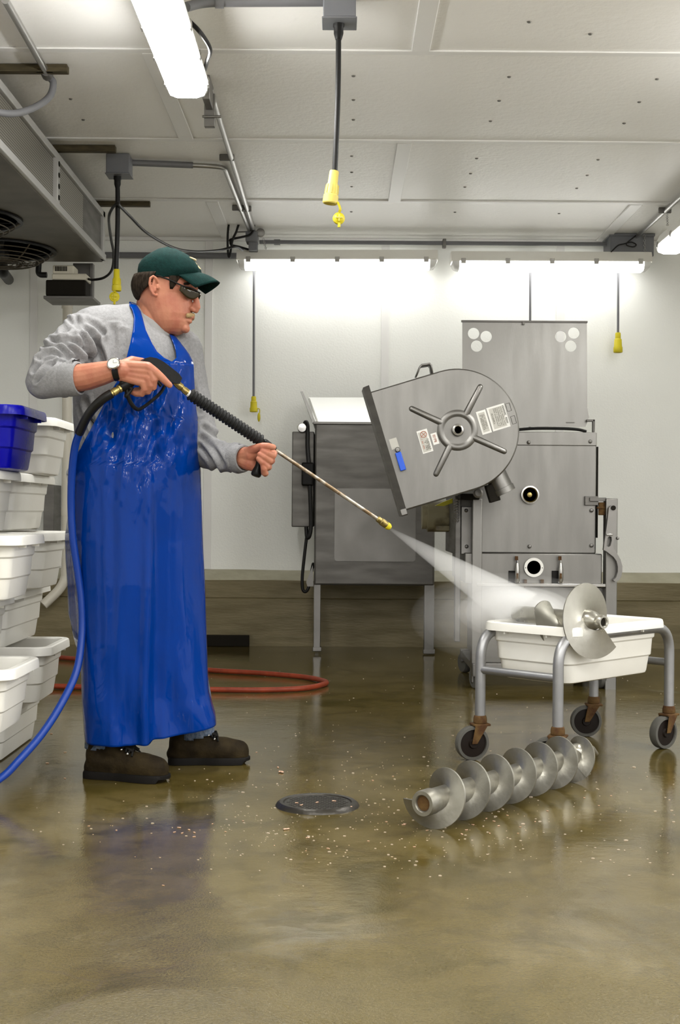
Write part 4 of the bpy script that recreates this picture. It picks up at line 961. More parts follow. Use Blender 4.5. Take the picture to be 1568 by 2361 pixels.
# big-disc auger lying across the tub
B0 = P(1384, 1428, 4.40); B1 = P(1190, 1411, 4.74); B0.z = B1.z = 0.505
ax = (B1-B0).normalized(); LB_ = (B1-B0).length
ba = thing('auger', (B0+B1)/2, 'short auger with one wide dished flight lying across the tub on the cart', 'auger')
sh = MB().lathe([(0.013, 0.05), (0.013, -0.014), (0.016, -0.018), (0.022, -0.018), (0.024, -0.012), (0.024, 0.004), (0.021, 0.010), (0.034, 0.03), (0.040, 0.06), (0.036, 0.10), (0.030, 0.13), (0.030, LB_-0.02), (0.026, LB_), (0.0001, LB_+0.004)], B0, ax, 32)
sh.build('shaft', M['castb'], ba)
MB().lathe([(0.0128, -0.012), (0.0128, 0.045), (0.0001, 0.045)], B0, ax, 20).build('bore', M['dark'], ba)
up = Vector((0,0,1)); sd = ax.cross(up)
# flight begins at lower right (seen from the camera), passes left and over the top, and runs back along the shaft
bf = helix(B0, ax, 0.012, 0.25, 0.128, 0.030, 1.55, math.radians(135), 0.006, 72, rfun=lambda t: 0.128 if t < 0.92 else lerp(0.128, 0.06, (t-0.92)/0.08), lfun=lambda t: 0.010 + (t/0.645)*0.092 if t < 0.645 else 0.102 + (t-0.645)/0.355*0.11)
bf.build('flight', M['castb'], ba)

# ------------------------------------------------------------------ floor things
dc = G(732, 1857); dr = 0.121
dn = thing('floor_drain', dc, 'round dark iron floor drain grate flush in the wet floor', 'drain')
MB().lathe([(dr*0.80, 0.002), (dr*0.84, 0.012), (dr*0.93, 0.013), (dr, 0.007), (dr*1.03, 0.0)], dc, (0,0,1), 48, caps=False).build('rim', M['castiron'], dn)
holes = []
for i in range(-7, 8):
    for j in range(-9, 10):
        x, y = i*0.0145 + (0.00725 if j % 2 else 0), j*0.0115
        if math.hypot(x, y) < dr*0.72: holes.append(rrect(x-0.0052, y-0.0028, x+0.0052, y+0.0028, 0.0025, 2))
MB().plate(circ(0, 0, dr*0.82, 48), dc+Vector((0,0,0.006)), (1,0,0), (0,1,0), 0.006, holes=holes).build('grate', M['castiron'], dn, smooth=0)
MB().lathe([(dr*0.81, 0.001), (0.0001, 0.001)], dc, (0,0,1), 32).build('sump', M['black'], dn)
rh = [G(60, 1508, 0.014), G(150, 1517, 0.014), G(300, 1530, 0.014), G(480, 1545, 0.014), G(600, 1552, 0.014), G(700, 1561, 0.014), G(745, 1570, 0.014), G(748, 1577, 0.014), G(700, 1587, 0.014), G(600, 1591, 0.014), G(480, 1590, 0.014), G(300, 1587, 0.014), G(150, 1583, 0.014), G(60, 1580, 0.014)]
single('red_hose', MB().tube(smooth_path(rh, 10), 0.0135, 12), M['redhose'], 'dull red hose looped on the wet floor behind the person', 'hose')
q0, q1 = P(470, 1480, 8.36), P(574, 1480, 8.36)
single('timber_batten', MB().box(((q0.x-0.5+q1.x)/2, 8.386, 0.036), (q1.x-q0.x+0.5, 0.05, 0.070)), M['dark'], 'short dark batten on the floor against the back kerb', 'batten', bevel=0.003)
# meat scraps: the ones big enough to tell apart, then the fine crumbs as one
rnd = random.Random(5)
SCR = [(648,1781,17),(640,1770,8),(660,1913,14),(710,1932,8),(757,1957,7),(931,1902,7),(413,1909,8),(436,1914,8),(448,1920,7),(420,1921,6),(448,1930,7),(402,1919,6),(376,2042,6),(1122,1888,6),(1139,1894,6),
       (1065,1924,8),(1015,1870,8),(933,1900,6),(1150,1905,7),(1200,1907,5),(1347,1840,5),(1382,1858,5),(1234,1895,6),(850,1940,6),(1075,1914,7),(632,1950,4),(560,1893,5),(490,1900,5),(520,1918,5),(205,1905,5),(268,1915,5),(890,1895,6),(955,1953,6),(1090,1902,6),(1170,1880,5),(1042,1889,6),(985,1915,6),(1300,1805,5),(1262,1870,5),(1408,1835,5),(118,1692,8),(150,1735,6),(108,1760,8),(150,1795,6),(592,1735,5),(905,1790,5),(860,1800,6),(1130,1922,6),(1195,1922,5),(705,1962,4)]
def scrap_mesh(seed, m, name):
    b = MB(); r = random.Random(seed)
    for k in range(4):
        b.ball((r.uniform(-0.7, 0.7), r.uniform(-0.5, 0.5), 0.42), (r.uniform(0.35, 0.75), r.uniform(0.3, 0.6), r.uniform(0.30, 0.42)), 8, 5)
    return b
protos = []
for sd_ in range(4):
    o = scrap_mesh(sd_, M['scrap'], 'meat_scrap').build('meat_scrap', M['scrap'], None, smooth=70); protos.append(o)
used = [False]*4
def put_scrap(pos, size, label, group):
    i = rnd.randrange(4)
    if not used[i]: o = protos[i]; used[i] = True
    else: o = protos[i].copy(); COL.objects.link(o)
    o.location = pos; o.scale = (size, size*0.9, size*0.6); o.rotation_euler = (0, 0, rnd.uniform(0, 6.28)); tag(o, label, 'scrap', group)
for px, py, sz in SCR:
    g_ = G(px, py); put_scrap(g_, sz*g_.y/F*0.55, 'small pale pink meat scrap lying on the wet floor', 'meat scraps on the wet floor')
for px, py in ((729, 1851), (695, 1857), (770, 1848), (806, 1861), (683, 1852)):
    g_ = G(px, py, 0.009); put_scrap(g_, 9*g_.y/F*0.55, 'small pink meat scrap lying on the round drain grate', 'meat scraps on the drain grate')
for i in range(4):
    if not used[i]: put_scrap(G(900+i*20, 1930), 0.006, 'small pale pink meat scrap lying on the wet floor', 'meat scraps on the wet floor')
cb_ = MB()
for k in range(900):
    if k < 500: px, py = rnd.gauss(860, 330), rnd.gauss(1880, 80)
    else: px, py = rnd.uniform(480, 1560), rnd.uniform(1505, 1990)
    if not (-60 < px < 1640 and 1500 < py < 2080): continue
    g_ = G(px, py); r = abs(rnd.gauss(0, 1))*0.0010+0.0006
    if g_.y < 8.3: cb_.ball(g_ + Vector((0, 0, r*0.3)), (r*rnd.uniform(1, 2.2), r, r*0.6), 5, 3)
tag(cb_.build('meat_crumbs', M['crumb'], None), 'fine pale crumbs scattered over the wet floor', 'crumbs', kind='stuff')

# ------------------------------------------------------------------ the person
def proj(v):
    x = v.x*F/v.y; y = (H - v.z)*F/v.y
    return x*CR - y*SR + CX, x*SR + y*CR + CY
M['skin'] = mat('skin', (0.44, 0.185, 0.112), 0.5, spec=0.3, bump=0.12, bscale=160, col2=(0.35, 0.118, 0.072), cscale=22, sss=0.12, cramp=(0.38, 0.7))
M['sweat'] = mat('grey_sweatshirt', (0.245, 0.243, 0.246), 0.95, spec=0.1, bump=0.35, bscale=260, col2=(0.205, 0.203, 0.206), cscale=120)
M['rib'] = mat('grey_ribbing', (0.27, 0.267, 0.262), 0.95, spec=0.1, bump=0.3, bscale=200)
M['denim'] = mat('denim', (0.06, 0.085, 0.13), 0.9, spec=0.1, bump=0.4, bscale=250, col2=(0.15, 0.175, 0.22), cscale=90)
M['cap'] = mat('green_cap', (0.0018, 0.0135, 0.012), 0.9, spec=0.12, bump=0.35, bscale=300, col2=(0.003, 0.021, 0.0185), cscale=90)
M['hair'] = mat('dark_hair', (0.010, 0.007, 0.0045), 0.75, spec=0.05, bump=0.8, bscale=120, col2=(0.030, 0.022, 0.016), cscale=140, stretch=(1, 1, 0.35))
M['tash'] = mat('sandy_moustache', (0.34, 0.23, 0.10), 0.7, bump=0.8, bscale=300)
M['lens'] = mat('tinted_lens', (0.022, 0.016, 0.005), 0.08, spec=0.2)
M['boot'] = mat('brown_boot', (0.013, 0.009, 0.0045), 0.7, spec=0.08, bump=0.4, bscale=120, col2=(0.030, 0.021, 0.009), cscale=18)
M['sole'] = mat('boot_sole', (0.005, 0.004, 0.0032), 0.65, spec=0.15)
M['lace'] = mat('boot_lace', (0.008, 0.008, 0.007), 0.8, spec=0.2)
M['thread'] = mat('tan_thread', (0.62, 0.50, 0.28), 0.7)
M['foam'] = mat('black_foam_grip', (0.007, 0.0072, 0.007), 0.65, spec=0.3, bump=0.3, bscale=120)
M['dial'] = mat('watch_dial', (0.62, 0.62, 0.58), 0.2)
def apron_mat():
    m = mat('blue_apron', (0.0, 0.031, 0.225), 0.08, bump=0.0, coat=0.0, spec=0.16)
    nt = m.node_tree; N, L = nt.nodes, nt.links; b = N['Principled BSDF']
    tc = N.new('ShaderNodeTexCoord')
    mp = N.new('ShaderNodeMapping'); mp.inputs['Scale'].default_value = (1, 1, 0.28); L.new(tc.outputs['Object'], mp.inputs[0])
    n1 = N.new('ShaderNodeTexNoise'); n1.inputs['Scale'].default_value = 16; n1.inputs['Detail'].default_value = 4; n1.inputs['Distortion'].default_value = 1.2; L.new(mp.outputs[0], n1.inputs['Vector'])
    bp = N.new('ShaderNodeBump'); bp.inputs['Strength'].default_value = 0.16; bp.inputs['Distance'].default_value = 0.02
    L.new(n1.outputs['Fac'], bp.inputs['Height']); L.new(bp.outputs[0], b.inputs['Normal'])
    tr = N.new('ShaderNodeBsdfTranslucent'); tr.inputs['Color'].default_value = (0.0, 0.16, 0.62, 1)
    mx_ = N.new('ShaderNodeMixShader'); mx_.inputs[0].default_value = 0.12
    L.new(b.outputs[0], mx_.inputs[1]); L.new(tr.outputs[0], mx_.inputs[2]); L.new(mx_.outputs[0], N['Material Output'].inputs['Surface'])
    return m
M['apron'] = apron_mat()

me_ = thing('person', Vector((-0.66, 4.34, 0)), 'person in grey sweatshirt, long blue apron and green cap aiming a pressure lance', 'person')

# ---- shared shape tables (photo rows): y, left, right, centre depth, half depth
TOR = [(702, 296, 314, 4.36, 0.03), (706, 284, 322, 4.36, 0.05), (712, 256, 330, 4.36, 0.075), (720, 234, 338, 4.36, 0.092), (730, 208, 349, 4.36, 0.106), (745, 184, 366, 4.355, 0.118),
       (765, 170, 392, 4.355, 0.128), (785, 164, 421, 4.355, 0.134), (800, 164, 432, 4.355, 0.138), (820, 164, 442, 4.355, 0.142), (865, 165, 452, 4.355, 0.150),
       (950, 167, 452, 4.355, 0.160), (1050, 172, 452, 4.355, 0.170), (1120, 172, 452, 4.355, 0.168)]
KT = 0.06
def tor_d(px, y, off=0.0):
    xl, xr, dc, b = tab(TOR, y); xc, a = (xl+xr)/2, (xr-xl)/2
    q = max(-0.995, min(0.995, (px-xc)/(a+off*690)))
    return dc + KT*(px-xc)/145 - (b+off)*math.sqrt(1-q*q)
def tor_ring(y, n=40, shrink=0.0):
    xl, xr, dc, b = tab(TOR, y); xc, a = (xl+xr)/2, (xr-xl)/2 - shrink*690; out = []
    for k in range(n):
        t = 2*math.pi*k/n; px = xc + a*math.cos(t); d = dc + KT*(px-xc)/145 - (b-shrink)*math.sin(t)
        q = P(px, y, d); q.z = P(xc, y, dc).z; out.append(q)
    return out
def pc(b, pts, n=12): b.caps_chain([(P(x, y, d), r) for x, y, d, r in pts], n)
RARM = [(206, 772, 4.275, 0.076), (160, 808, 4.20, 0.074), (112, 858, 4.125, 0.063), (98, 880, 4.10, 0.054)]
RFORE = [(98, 880, 4.10, 0.052), (140, 876, 4.075, 0.052), (184, 873, 4.055, 0.050)]
LARM = [(420, 805, 4.44, 0.070), (438, 900, 4.46, 0.066), (462, 1005, 4.44, 0.060), (478, 1045, 4.41, 0.054)]
LFORE = [(478, 1045, 4.41, 0.054), (520, 1055, 4.34, 0.049), (560, 1057, 4.275, 0.047)]

# ---- body: one continuous skin
bd = MB()
bd.loft([tor_ring(y, 28, 0.022) for y in (722, 745, 785, 865, 950, 1050, 1118)])
pc(bd, [(x, y, d, r-0.020) for x, y, d, r in RARM]); pc(bd, [(x, y, d, r-0.020) for x, y, d, r in LARM])
pc(bd, [(312, 1080, 4.36, 0.13), (312, 1160, 4.36, 0.13)], 18)
pc(bd, [(265, 1150, 4.33, 0.085), (255, 1450, 4.28, 0.055), (238, 1725, 4.262, 0.036)]); pc(bd, [(370, 1150, 4.40, 0.085), (425, 1430, 4.43, 0.055), (445, 1690, 4.48, 0.036)])
pc(bd, [(236, 1735, 4.262, 0.03), (240, 1765, 4.26, 0.022), (330, 1785, 4.215, 0.015)]); pc(bd, [(440, 1705, 4.482, 0.03), (440, 1735, 4.482, 0.022), (530, 1748, 4.482, 0.015)])
# right forearm, wrist and hand
pc(bd, [(120, 880, 4.09, 0.036), (170, 873, 4.06, 0.044), (205, 868, 4.05, 0.042), (238, 860, 4.04, 0.037), (265, 853, 4.032, 0.031)], 16)
pc(bd, [(262, 853, 4.034, 0.0295), (285, 855, 4.03, 0.031)], 16)
# palm / back of the hand, four metacarpal ridges
for (x0, y0, x1, y1, r0, r1) in ((276, 844, 340, 846, 0.020, 0.0165), (276, 852, 346, 858, 0.021, 0.0165), (276, 860, 342, 871, 0.020, 0.0155), (276, 866, 332, 882, 0.018, 0.0140)):
    pc(bd, [(x0, y0, 4.030, r0), (lerp(x0, x1, 0.5), lerp(y0, y1, 0.5), 4.024, (r0+r1)/2), (x1, y1, 4.020, r1)])
pc(bd, [(342, 847, 4.018, 0.0160), (358, 858, 4.016, 0.0140), (373, 871, 4.022, 0.0125), (381, 879, 4.028, 0.0115), (391, 888, 4.036, 0.0098)])      # index along the trigger
pc(bd, [(347, 859, 4.017, 0.0155), (354, 876, 4.018, 0.0138), (353, 892, 4.030, 0.0125), (342, 898, 4.052, 0.0115), (326, 896, 4.062, 0.0105)])     # middle
pc(bd, [(342, 872, 4.017, 0.0148), (346, 888, 4.020, 0.0132), (341, 902, 4.033, 0.0120), (327, 904, 4.052, 0.0110), (314, 900, 4.062, 0.0100)])     # ring
pc(bd, [(331, 882, 4.019, 0.0132), (334, 897, 4.023, 0.0118), (327, 908, 4.035, 0.0108), (314, 908, 4.050, 0.0100), (304, 903, 4.058, 0.0092)])     # little
pc(bd, [(285, 842, 4.045, 0.018), (305, 832, 4.065, 0.016), (328, 834, 4.090, 0.0125), (348, 842, 4.100, 0.0105)])                                   # thumb over the far side
# left wrist and hand round the side handle
pc(bd, [(500, 1052, 4.37, 0.036), (545, 1056, 4.30, 0.031), (566, 1056, 4.272, 0.030)], 16)
HDp = 4.235
pc(bd, [(562, 1050, 4.272, 0.028), (580, 1048, 4.250, 0.026), (596, 1040, HDp+0.005, 0.019)], 14)
pc(bd, [(562, 1062, 4.272, 0.027), (578, 1070, 4.255, 0.024), (586, 1076, HDp+0.02, 0.018)], 14)
pc(bd, [(572, 1058, 4.265, 0.024), (600, 1052, 4.275, 0.020), (620, 1050, 4.275, 0.016)], 12)
pc(bd, [(572, 1068, 4.268, 0.022), (596, 1072, 4.278, 0.018), (612, 1076, 4.275, 0.015)], 12)
pc(bd, [(574, 1042, 4.248, 0.0185), (592, 1034, HDp-0.012, 0.0150), (606, 1029, HDp-0.030, 0.0128), (618, 1029, HDp-0.034, 0.0118), (630, 1031, HDp-0.032, 0.0100)])   # thumb
pc(bd, [(616, 1043, 4.270, 0.0140), (631, 1046, 4.248, 0.0135), (629, 1051, HDp-0.026, 0.0125), (616, 1045, HDp-0.036, 0.0115), (606, 1040, HDp-0.034, 0.0100)])        # index
pc(bd, [(612, 1054, 4.272, 0.0138), (626, 1062, 4.245, 0.0132), (622, 1062, HDp-0.026, 0.0126), (610, 1054, HDp-0.037, 0.0118), (600, 1048, HDp-0.036, 0.0105)])        # middle
pc(bd, [(608, 1066, 4.272, 0.0130), (619, 1077, 4.245, 0.0126), (615, 1076, HDp-0.026, 0.0120), (605, 1066, HDp-0.036, 0.0112), (597, 1058, HDp-0.036, 0.0100)])        # ring
pc(bd, [(604, 1078, 4.268, 0.0118), (612, 1092, 4.245, 0.0112), (609, 1090, HDp-0.020, 0.0108), (608, 1080, HDp-0.032, 0.0102), (606, 1072, HDp-0.034, 0.0090)])        # little
# head: lofted slices y, back, front, half width; turned a little towards the camera
HDC = 4.36
YAW = math.radians(9)
def hp_(px, y, lat):    # head-space point: photo column, photo row, metres towards the far side
    q = P(px, y, HDC); o = P(378, y, HDC); v = q - o
    dx, dy = v.x, lat
    return Vector((o.x + dx*math.cos(YAW) + dy*math.sin(YAW), HDC - dx*math.sin(YAW) + dy*math.cos(YAW), q.z))
HS = [(582, 362, 404, 0.030), (592, 345, 425, 0.050), (605, 330, 440, 0.064), (622, 320, 449, 0.072), (640, 316, 452, 0.0755), (655, 313, 454, 0.0775), (664, 313, 454.5, 0.0775), (672, 314, 452, 0.077), (682, 316, 446, 0.076),
      (694, 320, 444.5, 0.0755), (706, 325, 444, 0.0745), (718, 331, 443.5, 0.0725), (727, 336, 443, 0.0705), (736, 340, 440, 0.068), (745, 345, 438.5, 0.065), (753, 350, 436, 0.060), (761, 357, 431, 0.053), (768, 366, 423, 0.043), (773, 378, 412, 0.028)]
def hring(y, xb, xf, w_, n=36, grow=0.0):
    xc, a = (xb+xf)/2, (xf-xb)/2 + grow*690; out = []
    for k in range(n):
        t = 2*math.pi*k/n; c, s = math.cos(t), math.sin(t)
        e = 0.80
        x = a*math.copysign(abs(c)**e, c); l = (w_+grow)*math.copysign(abs(s)**0.92, s)
        l *= 1 - 0.26*max(0, c)**1.5
        out.append(hp_(xc + x, y, l))
    return out
bd.loft([hring(*r) for r in HS])
def hpc(pts, n=10): bd.caps_chain([(hp_(x, y, l), r) for x, y, l, r in pts], n)
bd.loft([[hp_(xc + rx*math.cos(t), yy - tl*math.cos(t), rl*math.sin(t)) for t in [2*math.pi*k/28 for k in range(28)]] for xc, yy, rx, rl, tl in
         ((362, 690, 46, 0.060, -4), (358, 715, 45, 0.060, -10), (352, 740, 45, 0.062, -16), (345, 765, 46, 0.066, -10))])
hpc([(449, 676, 0, 0.0085), (455, 696, 0, 0.0105), (457, 710, 0, 0.0115)])                         # nose bridge
hpc([(450, 706, 0, 0.012), (457, 714, 0, 0.0110), (454, 718, 0, 0.0095)]); hpc([(446, 714, -0.013, 0.0085), (450, 718, -0.010, 0.007)]); hpc([(446, 714, 0.013, 0.0085), (450, 718, 0.010, 0.007)])
hpc([(436, 733, -0.024, 0.006), (442, 731.5, -0.010, 0.0095), (444, 731, 0, 0.0100), (442, 731.5, 0.010, 0.0095), (436, 733, 0.024, 0.006)])
hpc([(434, 741, -0.020, 0.005), (438.5, 742, -0.008, 0.0075), (439.5, 742, 0, 0.008), (438.5, 742, 0.008, 0.0075), (434, 741, 0.020, 0.005)])
hpc([(427, 758, -0.012, 0.015), (429, 759, 0, 0.016), (427, 758, 0.012, 0.015)])                    # chin
hpc([(447, 664, -0.030, 0.010), (451, 664, 0, 0.009), (447, 664, 0.030, 0.010)])                    # brow
for sg in (-1, 1):
    # ear
    lt = sg*0.081
    hpc([(381, 662, sg*0.076, 0.004), (377, 652, sg*0.083, 0.0048), (371, 647, sg*0.087, 0.0048), (365, 652, sg*0.090, 0.0048), (363, 664, sg*0.090, 0.0046), (365, 677, sg*0.087, 0.0045), (370, 687, sg*0.083, 0.0050), (375, 690, sg*0.079, 0.0052)], 8)
    hpc([(372, 655, lt, 0.005), (370, 668, lt, 0.006), (373, 680, lt, 0.006)], 8); hpc([(379, 668, sg*0.079, 0.0045), (380, 674, sg*0.080, 0.004)], 8)
bm_ = remeshed(bd, 0.0022, 2)
bm_.build('body', M['skin'], me_, smooth=180)

# ---- sweatshirt
def seg_dist(px, py, a, b):
    vx, vy = b[0]-a[0], b[1]-a[1]; t = max(0, min(1, ((px-a[0])*vx + (py-a[1])*vy)/(vx*vx+vy*vy+1e-9)))
    return math.hypot(px-a[0]-vx*t, py-a[1]-vy*t)
FOLDS = [  # polyline, half width in px, depth in metres (negative is a groove)
    ([(165, 745), (182, 758), (196, 790), (208, 832)], 5, -0.011), ([(178, 742), (205, 765), (226, 800), (240, 832)], 6, -0.011), ([(196, 742), (220, 752), (238, 768)], 6, -0.006),
    ([(146, 765), (162, 756), (172, 760)], 5, -0.007), ([(150, 784), (178, 790), (196, 808)], 5, -0.008), ([(120, 786), (150, 792), (172, 812), (182, 830)], 5, -0.010),
    ([(104, 800), (128, 798), (156, 818), (176, 832)], 4.5, -0.009), ([(90, 828), (118, 815), (146, 822), (160, 830)], 4.5, -0.008), ([(78, 858), (100, 832), (122, 826)], 4, -0.008), ([(84, 880), (104, 855), (124, 838)], 4, -0.007),
    ([(222, 790), (232, 815), (236, 840)], 7, -0.006), ([(262, 760), (268, 800), (268, 835)], 9, -0.005), ([(284, 770), (286, 830)], 8, -0.004), ([(200, 920), (212, 960), (222, 1000)], 5, -0.008), ([(184, 930), (196, 975), (206, 1010)], 4, -0.007),
    ([(440, 880), (452, 920), (460, 950)], 5, -0.007), ([(470, 985), (490, 1000), (512, 1010)], 5, -0.007), ([(465, 1010), (490, 1030), (515, 1070)], 5, -0.006), ([(462, 1030), (485, 1060), (500, 1085)], 5, -0.006), ([(545, 1030), (535, 1060), (540, 1088)], 4, -0.005),
    ([(148, 838), (144, 872), (150, 908)], 3.0, -0.004)]
def sw_disp(c, n):
    v = Vector((c.x*7, c.y*7, c.z*7)); k = 0.004*noise.noise(v) + 0.0022*noise.noise(v*2.7)
    if n.y < 0.45:
        px, py = proj(c)
        for pl, hw, am in FOLDS:
            if min(p[0] for p in pl)-18 < px < max(p[0] for p in pl)+18 and min(p[1] for p in pl)-18 < py < max(p[1] for p in pl)+18:
                d = min(seg_dist(px, py, a, b) for a, b in zip(pl, pl[1:]))
                k += 1.5*am*(math.exp(-(d/hw)**2) - 0.55*math.exp(-((d-hw*1.9)/hw)**2))
    return k
sw = MB()
sw.loft([tor_ring(y) for y in (702, 706, 712, 720, 730, 745, 765, 785, 800, 820, 865, 950, 1050, 1120)])
pc(sw, RARM, 18); pc(sw, RFORE, 18); pc(sw, LARM, 18); pc(sw, LFORE, 18)
pc(sw, [(215, 765, 4.29, 0.082), (255, 765, 4.33, 0.09)], 16)
swm = remeshed(sw, 0.0058, 5, sw_disp)
# sleeves end in an open cuff: cut the rounded ends away
def cut(mbx, o, nrm, lim):
    keep = [not ((v-o).dot(nrm) > 0 and (v-o).length < lim) for v in mbx.v]
    mbx.f = [f for f in mbx.f if all(keep[i] for i in f)]
cut(swm, P(182, 873, 4.056), (P(205, 871, 4.05)-P(160, 875, 4.066)).normalized(), 0.11)
cut(swm, P(560, 1057, 4.275), (P(580, 1057, 4.24)-P(520, 1055, 4.34)).normalized(), 0.10)
swo = swm.build('sweatshirt', M['sweat'], me_, smooth=180)
def cuff(a, b, r0, r1, nm='cuff'):
    ax_ = (b-a); L_ = ax_.length
    MB().lathe([(r0-0.004, -0.002), (r0, 0.0), (r0+0.003, L_*0.3), (r1+0.003, L_*0.8), (r1, L_), (r1-0.005, L_+0.001), (r1-0.006, L_*0.7)], a, ax_, 32).build(nm, M['sweat'], swo)
cuff(P(150, 875, 4.07), P(184, 872, 4.056), 0.0525, 0.0515)
cuff(P(543, 1057, 4.297), P(564, 1057, 4.268), 0.0475, 0.0435)
# neck band
nb = []
for k in range(40):
    t = 2*math.pi*k/40; nb.append((352 + 46*math.cos(t), 742 + 29*math.cos(t)*1.0, 0.064*math.sin(t)))
rings = []
for gx, gy, r_o in ((0, 16, 1.08), (0, 6, 1.06), (0, -3, 1.02), (0, -7, 0.97), (0, -4, 0.92), (0, 6, 0.90)):
    rings.append([hp_(352 + (x-352)*r_o, y+gy, l*r_o) for x, y, l in nb])
MB().loft(rings, caps=False).build('neck_band', M['rib'], swo)
zf = MB().tube([hp_(397, 770, -0.012), hp_(398, 782, -0.012)], 0.004, 6); zf.build('collar_tab', M['blackpl'], swo)

# ---- jeans
jn_ = MB()
pc(jn_, [(265, 1120, 4.33, 0.105), (255, 1450, 4.28, 0.078), (244, 1690, 4.262, 0.066), (244, 1750, 4.256, 0.068)], 18)
pc(jn_, [(370, 1120, 4.40, 0.105), (415, 1430, 4.45, 0.075), (448, 1640, 4.49, 0.062), (456, 1715, 4.492, 0.062)], 18)
pc(jn_, [(290, 1110, 4.34, 0.13), (345, 1110, 4.38, 0.13)], 18)
jm = remeshed(jn_, 0.007, 4, lambda c, n: 0.004*noise.noise(c*14))
cut(jm, P(240, 1722, 4.26), Vector((0.1, 0, -1)), 0.12); cut(jm, P(456, 1700, 4.492), Vector((0.22, 0, -1)).normalized(), 0.12)
jm.build('jeans', M['denim'], me_, smooth=180, solid=0.003)

# ---- boots
def boot(heel, toe, nm):
    heel, toe = Vector(heel), Vector(toe); ax_ = (toe-heel); L_ = ax_.length; ax_.normalize(); sd_ = Vector((0,0,1)).cross(ax_)
    def B(s, w_, z): return heel + ax_*(s*L_) + sd_*w_ + Vector((0,0,z))
    u = MB()
    u.caps_chain([(B(0.18, 0, 0.058), 0.040), (B(0.45, 0, 0.052), 0.041), (B(0.70, 0, 0.047), 0.044), (B(0.86, 0, 0.042), 0.038)], 16)
    u.caps_chain([(B(0.16, 0, 0.07), 0.039), (B(0.19, 0, 0.120), 0.041)], 16)
    u.caps_chain([(B(0.27, 0, 0.102), 0.037), (B(0.52, 0, 0.066), 0.036)], 16)
    u.caps_chain([(B(0.12, 0, 0.035), 0.034), (B(0.85, 0, 0.030), 0.040)], 16)
    um = remeshed(u, 0.005, 6, lambda c, n: 0.002*noise.noise(c*25))
    up = um.build('boot', M['boot'], me_, smooth=180)
    out = [(0.02, 0), (0.03, 0.025), (0.10, 0.038), (0.25, 0.038), (0.42, 0.036), (0.6, 0.046), (0.78, 0.049), (0.9, 0.043), (0.97, 0.028), (1.0, 0)]
    lp_ = [(s, w_) for s, w_ in out] + [(s, -w_) for s, w_ in out[-2:0:-1]]
    cl_ = smooth_path([Vector((s, w_, 0)) for s, w_ in lp_] + [Vector((*lp_[0], 0))], 3)[:-1]
    so_ = MB(); so_.loft([[B(q.x, q.y*1.0, z + (0.012 if q.x > 0.9 else 0.0)*(1 if z < 0.01 else 0.4)) for q in cl_] for z in (0.001, 0.018)] + [[B(0.5+(q.x-0.5)*0.98, q.y*0.95, 0.025) for q in cl_]])
    so_.build('sole', M['sole'], up, smooth=40)
    tg = MB()
    tg.loft([[B(s, w_, z + 0.008*math.cos(w_/0.03*1.3)) for w_ in (-0.026, -0.013, 0, 0.013, 0.026)] for s, z in ((0.27, 0.158), (0.34, 0.142), (0.43, 0.122), (0.53, 0.103), (0.61, 0.090))], closed=False)
    tg.build('tongue', M['sole'], up, solid=0.008)
    la_ = MB()
    for i, (s, z) in enumerate(((0.36, 0.150), (0.43, 0.134), (0.50, 0.119), (0.57, 0.106))):
        la_.tube(smooth_path([B(s, -0.034, z-0.014), B(s+0.02, 0, z), B(s+0.045, 0.034, z-0.024)], 4), 0.0035, 6)
        la_.tube(smooth_path([B(s, 0.034, z-0.014), B(s+0.02, 0, z+0.004), B(s+0.045, -0.034, z-0.024)], 4), 0.0035, 6)
    for sg in (-1, 1): la_.tube(smooth_path([B(0.38, 0, 0.154), B(0.40, sg*0.018, 0.166), B(0.43, sg*0.030, 0.150), B(0.40, sg*0.012, 0.148)], 4), 0.003, 6)
    la_.build('laces', M['lace'], up)
    hk = MB()
    for s, z in ((0.36, 0.134), (0.43, 0.118), (0.50, 0.103), (0.57, 0.090)):
        for sg in (-1, 1): hk.ball(B(s, sg*0.037, z), 0.005, 8, 5)
    hk.build('lace_hooks', M['chrome'], up)
g0, g1 = G(193, 1790), G(391, 1804); boot(g0, g1, 'near')
g0, g1 = G(383, 1761), G(577, 1759); boot(g0, g1, 'far')

# ---- apron
AP = [(837, 158, 458, 0.172, 0.05), (900, 158, 456, 0.182, 0.05), (995, 158, 457, 0.192, 0.05), (1082, 160, 462, 0.200, 0.06), (1150, 160, 464, 0.202, 0.06), (1250, 165, 467, 0.20, 0.07), (1350, 176, 472, 0.20, 0.08),
      (1450, 184, 475, 0.195, 0.08), (1550, 187, 478, 0.190, 0.08), (1620, 189, 481, 0.185, 0.075), (1660, 192, 489, 0.182, 0.07), (1690, 194, 496, 0.180, 0.07), (1712, 196, 498, 0.180, 0.07)]
BIBL = [(837, 291), (870, 281), (900, 263), (930, 246), (960, 230), (1000, 208), (1040, 186), (1060, 172), (1078, 160)]
BIBR = [(837, 446), (865, 447), (900, 449), (940, 452), (975, 458), (1000, 470), (1006, 900)]
FLAP = [(1075, 0), (1090, 7), (1110, 4), (1130, 0), (1190, 4), (1240, 14), (1300, 19), (1350, 21), (1430, 24), (1480, 16), (1530, 5), (1560, 0), (1720, 0)]
